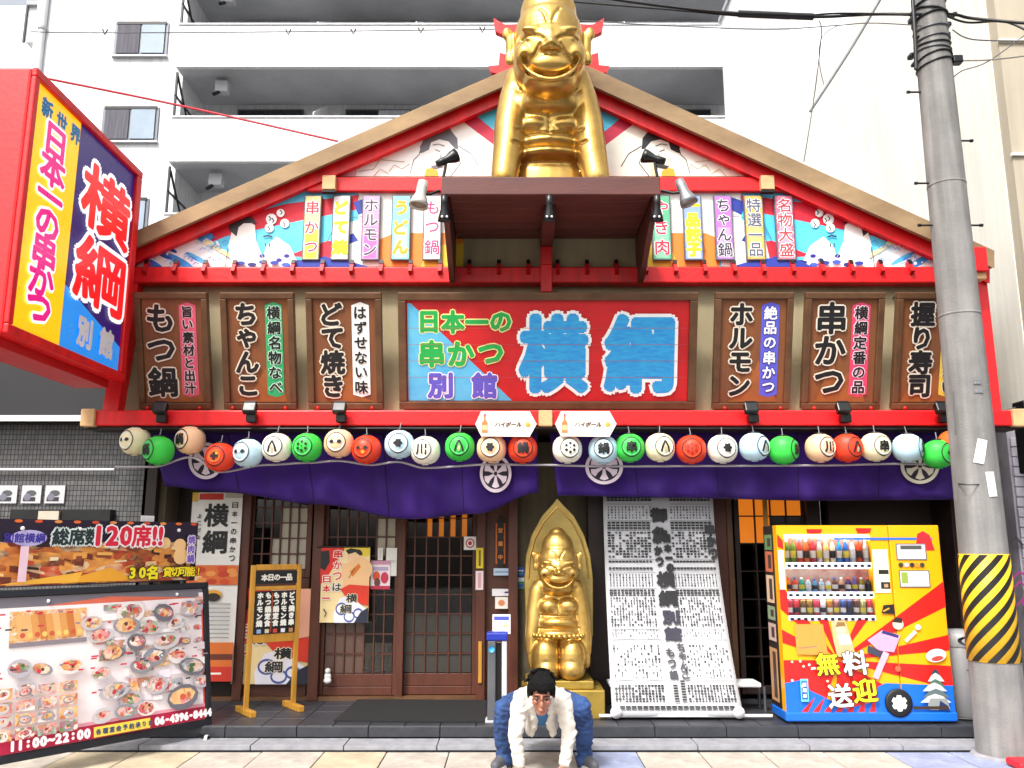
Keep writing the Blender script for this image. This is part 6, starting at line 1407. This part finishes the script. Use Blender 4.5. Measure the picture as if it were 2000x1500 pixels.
for t_, u_, st2 in (('120', .475, .115), ('席', .69, .1), ('!!', .755, .055)):
    pr.txt(t_, Wk*u_, Hk*.76, .21 if t_ != '席' else .18, [(flat('f6eef0'), .022), (flat('d81c3c'), .009 if t_ != '席' else .006)], vert=False, step=st2)
pr.txt('30名', Wk*.655, Hk*.16, .115, [(flat('2a2010'), .014), (flat('f0e01c'), .006)], vert=False, step=.085)
pr.txt('貸切可能!', Wk*.835, Hk*.16, .085, [(flat('2a2010'), .012), (flat('f0d81c'), .003)], vert=False, step=.073)
pr.txt('焼肉鍋', Wk*.955, Hk*.70, .07, [(flat('f0e8f4'), .012), (flat('7a5ab8'), .003)], step=.08)
pr.rect(Wk*.15-.03, .04, Wk*.15+.03, Hk*.6, 'e8c8d8'); pr.build('print', bb_)
for k in range(4): b = MB(); c = O2+d2*(Wk*(.14+.25*k))+U3*(Hk-.07)+n3*.012; b.ball(c, .016, M['whiter'], 6); b.build('grommet', bb_)
for u in (.1, Wk-.1): b = MB(); b.tube(O2+d2*u-n3*.03-U3*.3, O2+d2*u-n3*.03+U3*(Hk-.02), .014, M['alu']); b.build('support', bb_)
b = MB(); obox(b, O2+d2*(Wk*.70)-n3*.05, d2, U3, n3, (0, Hk-.03), (.12, Hk+.05), 0, .006, flat('e8e4e2')); o = b.build('paper_note', None, 'small white paper note sticking up behind the seat banner', 'note')
# ================================================================ the crouching man
def blob(name, parts, m, parent=None, vox=.008, fold=0, fs=14, smooth=3, sub=None):
    """one continuous surface grown round tapered chains and ellipsoids, then given cloth folds"""
    so = Soup()
    for p in parts:
        if p[0] == 'c': so.chain(p[1])
        else: so.ell(p[1], p[2], p[3] if len(p) > 3 else None)
    me2 = so.skin(vox, smooth)
    if fold:
        nn = len(me2.vertices); co = np.empty(nn*3, 'f'); me2.vertices.foreach_get('co', co); no_ = np.empty(nn*3, 'f'); me2.vertices.foreach_get('normal', no_); co = co.reshape(-1, 3); no_ = no_.reshape(-1, 3)
        d = np.array([(1-2*abs(noise.noise((x*fs, y*fs*.6, z*fs*1.6))))*.8-.4+.4*noise.noise((x*fs*2.2+9, y*fs*2, z*fs*2.6)) for x, y, z in co.tolist()], 'f')
        co += no_*(d*fold)[:, None]; me2.vertices.foreach_set('co', co.ravel()); me2.update()
    me2.materials.clear(); me2.materials.append(m)
    for p in me2.polygons: p.use_smooth = True
    return link(name, me2, parent)
Q = lambda x, y, Y: Vector(P(x, y, Y))
skin = mat('skin', 'a8705a', .5, var=.06, scale=20); jean = mat('denim', '34568f', .85, var=.35, scale=9, bump=.2, bscale=200, c2='182a52'); coat = mat('off_white_cotton', 'cfcac0', .85, var=.06, scale=8, bump=.2, bscale=120)
hairm = mat('black_hair', '060505', .75, spec=.2, var=.3, scale=40, bump=.6, bscale=90, stretch=(4, 1, 1))
hd = Q(1057, 1356, 6.12); nk = Q(1057, 1368, 6.30); ch_ = Q(1058, 1385, 6.48); pv_ = Q(1060, 1366, 7.0)
SH = [Q(1018, 1366, 6.36), Q(1098, 1366, 6.36)]; EL = [Q(1007, 1432, 6.30), Q(1112, 1430, 6.30)]; WR = [Q(1014, 1494, 6.28), Q(1103, 1492, 6.28)]
HP = [Q(1030, 1374, 6.98), Q(1090, 1374, 6.98)]; KN = [Q(991, 1382, 6.58), Q(1130, 1382, 6.58)]; AN = [Q(984, 1474, 6.74), Q(1141, 1474, 6.74)]
person = empty('person', ((HP[0].x+HP[1].x)/2, 6.75, 0), 'man in open off-white jacket and blue jeans crouching low with both hands to the ground', 'person')
pt = Matrix.Rotation(R(14), 4, 'X')          # the face tips slightly down
def hp(x, y, z): return hd + (pt @ Vector((x, y, z)))*1.1
parts = [('e', hp(0, .01, .035), (.078, .095, .095), pt), ('e', hp(0, -.015, -.035), (.064, .075, .075), pt), ('e', hp(0, -.035, -.085), (.042, .045, .036), pt),
         ('e', hp(0, -.098, -.022), (.012, .02, .022), pt), ('e', hp(0, -.088, .005), (.009, .014, .03), pt), ('e', hp(0, -.085, -.062), (.024, .012, .007), pt), ('e', hp(0, -.083, -.074), (.02, .012, .007), pt),
         ('e', hp(-.081, .005, -.005), (.010, .018, .03), pt), ('e', hp(.081, .005, -.005), (.010, .018, .03), pt), ('e', hp(-.04, -.07, -.02), (.024, .02, .02), pt), ('e', hp(.04, -.07, -.02), (.024, .02, .02), pt), ('e', hp(0, -.078, .032), (.05, .014, .010), pt),
         ('c', [(hp(0, .03, -.06), .052), (nk, .052), (ch_, .085)]), ('c', [(ch_, .09), (Q(1059, 1380, 6.75), .10), (pv_, .11)]), ('c', [(SH[0], .045), (ch_, .08), (SH[1], .045)])]
for s in (0, 1):
    parts += [('c', [(SH[s], .052), (EL[s], .038)]), ('c', [(EL[s], .037), (WR[s], .024)]), ('c', [(HP[s], .085), (KN[s], .06)]), ('c', [(KN[s], .055), (AN[s], .030)]), ('c', [(AN[s], .030), (AN[s]+Vector(((-.04 if s == 0 else .04), -.10, -.045)), .022)])]
    w_ = WR[s]; dn = Vector((0, -.02, -1)).normalized(); sd = Vector((1 if s == 0 else -1, 0, 0))
    pm = w_+dn*.055; parts += [('c', [(w_, .024), (pm, .026)]), ('e', pm, (.038, .016, .040))]
    for k, (off, L_) in enumerate(((.030, .058), (.011, .066), (-.009, .062), (-.028, .048))):
        a = pm+sd*off+dn*.026; c = a+dn*L_*.5+Vector((0, -.008, 0)); e_ = c+dn*L_*.45+Vector((0, .006, 0)); e_.z = max(e_.z, .009); parts.append(('c', [(a, .0092), (c, .0084), (e_, .0074)]))
    a = w_+dn*.02+sd*.028; c = a+sd*.028+dn*.024+Vector((0, -.012, 0)); parts.append(('c', [(a, .012), (c, .0105), (c+dn*.03+sd*.004, .009)]))
blob('body', parts, skin, person, vox=.0052, smooth=2)
# jeans
pj = [('c', [(Q(1060, 1378, 6.86), .145), (pv_, .150)]), ('e', pv_+Vector((0, .04, -.02)), (.185, .13, .14))]
for s in (0, 1):
    o_ = Vector((-.02 if s == 0 else .02, 0, 0)); pj += [('c', [(HP[s], .115), (HP[s].lerp(KN[s], .5)+o_*.5, .100), (KN[s]+o_*.5, .080)]), ('c', [(KN[s]+o_*.5, .082), (KN[s].lerp(AN[s], .45)+o_, .074), (AN[s]+Vector((0, 0, .03)), .056), (AN[s]+Vector((0, 0, -.035)), .062)])]
blob('jeans', pj, jean, person, vox=.008, fold=.012, fs=16)
# jacket: back and shoulders, sleeves to the wrists, two open fronts that hang down
pc = [('c', [(SH[0]+Vector((.02, .02, .0)), .078), (ch_+Vector((0, .03, .05)), .125), (SH[1]+Vector((-.02, .02, 0)), .078)]), ('c', [(ch_+Vector((0, .04, .04)), .135), (Q(1059, 1372, 6.75), .140), (Q(1060, 1368, 6.92), .135)]),
      ('c', [(nk+Vector((-.07, .04, .01)), .034), (nk+Vector((0, .075, .045)), .04), (nk+Vector((.07, .04, .01)), .034)])]
for s in (0, 1):
    q = -1 if s == 0 else 1
    pc += [('c', [(SH[s], .070), (SH[s].lerp(EL[s], .5), .060), (EL[s], .052)]), ('c', [(EL[s], .052), (EL[s].lerp(WR[s], .6), .043), (WR[s]+Vector((0, 0, .012)), .040)]),
           ('c', [(nk+Vector((q*.060, .0, -.01)), .036), (ch_+Vector((q*.058, -.085, -.07)), .034), (ch_+Vector((q*.075, -.03, -.15)), .028)])]
    for k in range(4): pc.append(('e', ch_+Vector((q*(.075+.018*k), .05+.11*k*.8, -.12-.02*math.sin(k*2))), (.022, .075, .085)))
o = blob('jacket', pc, coat, person, vox=.007, fold=.013, fs=13)
blob('shirt', [('c', [(nk+Vector((0, -.01, -.03)), .050), (ch_+Vector((0, -.035, -.02)), .09), (ch_+Vector((0, .1, -.02)), .11)])], mat('blue_shirt', '2c6494', .8), person, vox=.010, fold=.005)
# shoes with soles
for s in (0, 1):
    A_ = AN[s]; q = -1 if s == 0 else 1; t_ = Vector((q*.05, -.13, 0)); g0 = Vector((A_.x, A_.y+.03, 0)); sh = blob('shoe', [('c', [(A_+Vector((0, 0, .03)), .052), (g0+Vector((0, 0, .05)), .05)]), ('c', [(g0+Vector((0, .0, .06)), .048), (g0+t_*.6+Vector((0, 0, .05)), .044), (g0+t_*1.25+Vector((0, 0, .042)), .036)])], mat('grey_trainer', '55565c', .7, var=.2), person, vox=.008, smooth=3)
    b = MB(); n_ = 20; dd = t_.normalized(); sd = Vector((-dd.y, dd.x, 0)); ps = []
    for i in range(n_): a = 2*math.pi*i/n_; ps.append(g0+t_*.62+dd*math.cos(a)*.135+sd*math.sin(a)*.048)
    b.add([(p.x, p.y, z) for z in (.002, .024) for p in ps], [tuple(range(n_)), tuple(range(n_, 2*n_))]+[(i, (i+1) % n_, n_+(i+1) % n_, n_+i) for i in range(n_)], mat('sole', 'd8d8d4', .6)); b.build('sole', sh)
# hair: cap plus locks over the forehead
ph = [('e', hp(0, .022, .055), (.086, .100, .088), pt), ('e', hp(-.062, .0, .04), (.030, .06, .05), pt), ('e', hp(.062, .0, .04), (.030, .06, .05), pt), ('e', hp(-.078, .01, .01), (.014, .035, .035), pt), ('e', hp(.078, .01, .01), (.014, .035, .035), pt)]
rq = random.Random(8)
for i in range(26):      # fringe: locks combed to both sides of the forehead, uneven lengths
    t = -1+2*i/25; x = t*.072; ln = .040-.022*(1-abs(t))+rq.uniform(-.022, .014)
    ph.append(('c', [(hp(x*.35+.01, -.02, .135+rq.uniform(-.005, .008)), .019), (hp(x*.95, -.078+.02*t*t, .100), .012), (hp(x*1.12, -.094+.032*t*t, .070), .008), (hp(x*1.12+rq.uniform(-.008, .008), -.092+.034*t*t, .070-ln*.8), .0045)]))
for i in range(70):
    a = rq.uniform(0, 6.28); e_ = rq.uniform(.1, 1.5); dv = Vector((math.cos(a)*math.cos(e_), abs(math.sin(a))*math.cos(e_)*.9+.05, math.sin(e_))); b0 = hp(dv.x*.082, .02+dv.y*.09, .055+dv.z*.088)
    ph.append(('c', [(b0, .014), (b0+Vector((dv.x*.034+rq.uniform(-.016, .016), -.018, -.028+dv.z*.038)), .005)]))
blob('hair', ph, hairm, person, vox=.0045, smooth=1, fold=.004, fs=60)
for q in (-1, 1):
    b = MB(); b.ball(hp(q*.030, -.083, .002), (.011, .006, .005), mat('eye_dark', '140e0c', .2), 8); b.build('eye', person)
    b = MB(); b.path([hp(q*.015, -.093, .022), hp(q*.032, -.092, .027), hp(q*.048, -.083, .021)], [.003, .0035, .002], hairm, 6); b.build('eyebrow', person)
gl = MB()
for q in (-1, 1): gl.path([hp(q*.031+.022*math.cos(R(30*i)), -.101+.004*abs(math.cos(R(30*i))), .001+.014*math.sin(R(30*i))) for i in range(13)], .0016, M['black'], 6)
gl.path([hp(-.009, -.101, .004), hp(.009, -.101, .004)], .0016, M['black'], 6)
for q in (-1, 1): gl.path([hp(q*.053, -.095, .004), hp(q*.080, -.02, .006)], .0016, M['black'], 6)
gl.build('glasses', person)
b = MB(); b.path([hp(-.020, -.096, -.066), hp(0, -.099, -.070), hp(.020, -.096, -.066)], [.001, .0028, .001], mat('mouth_line', '6a2420', .6), 6); b.build('mouth', person)
# blue tile edge and drain left at the man's feet are part of the pavement
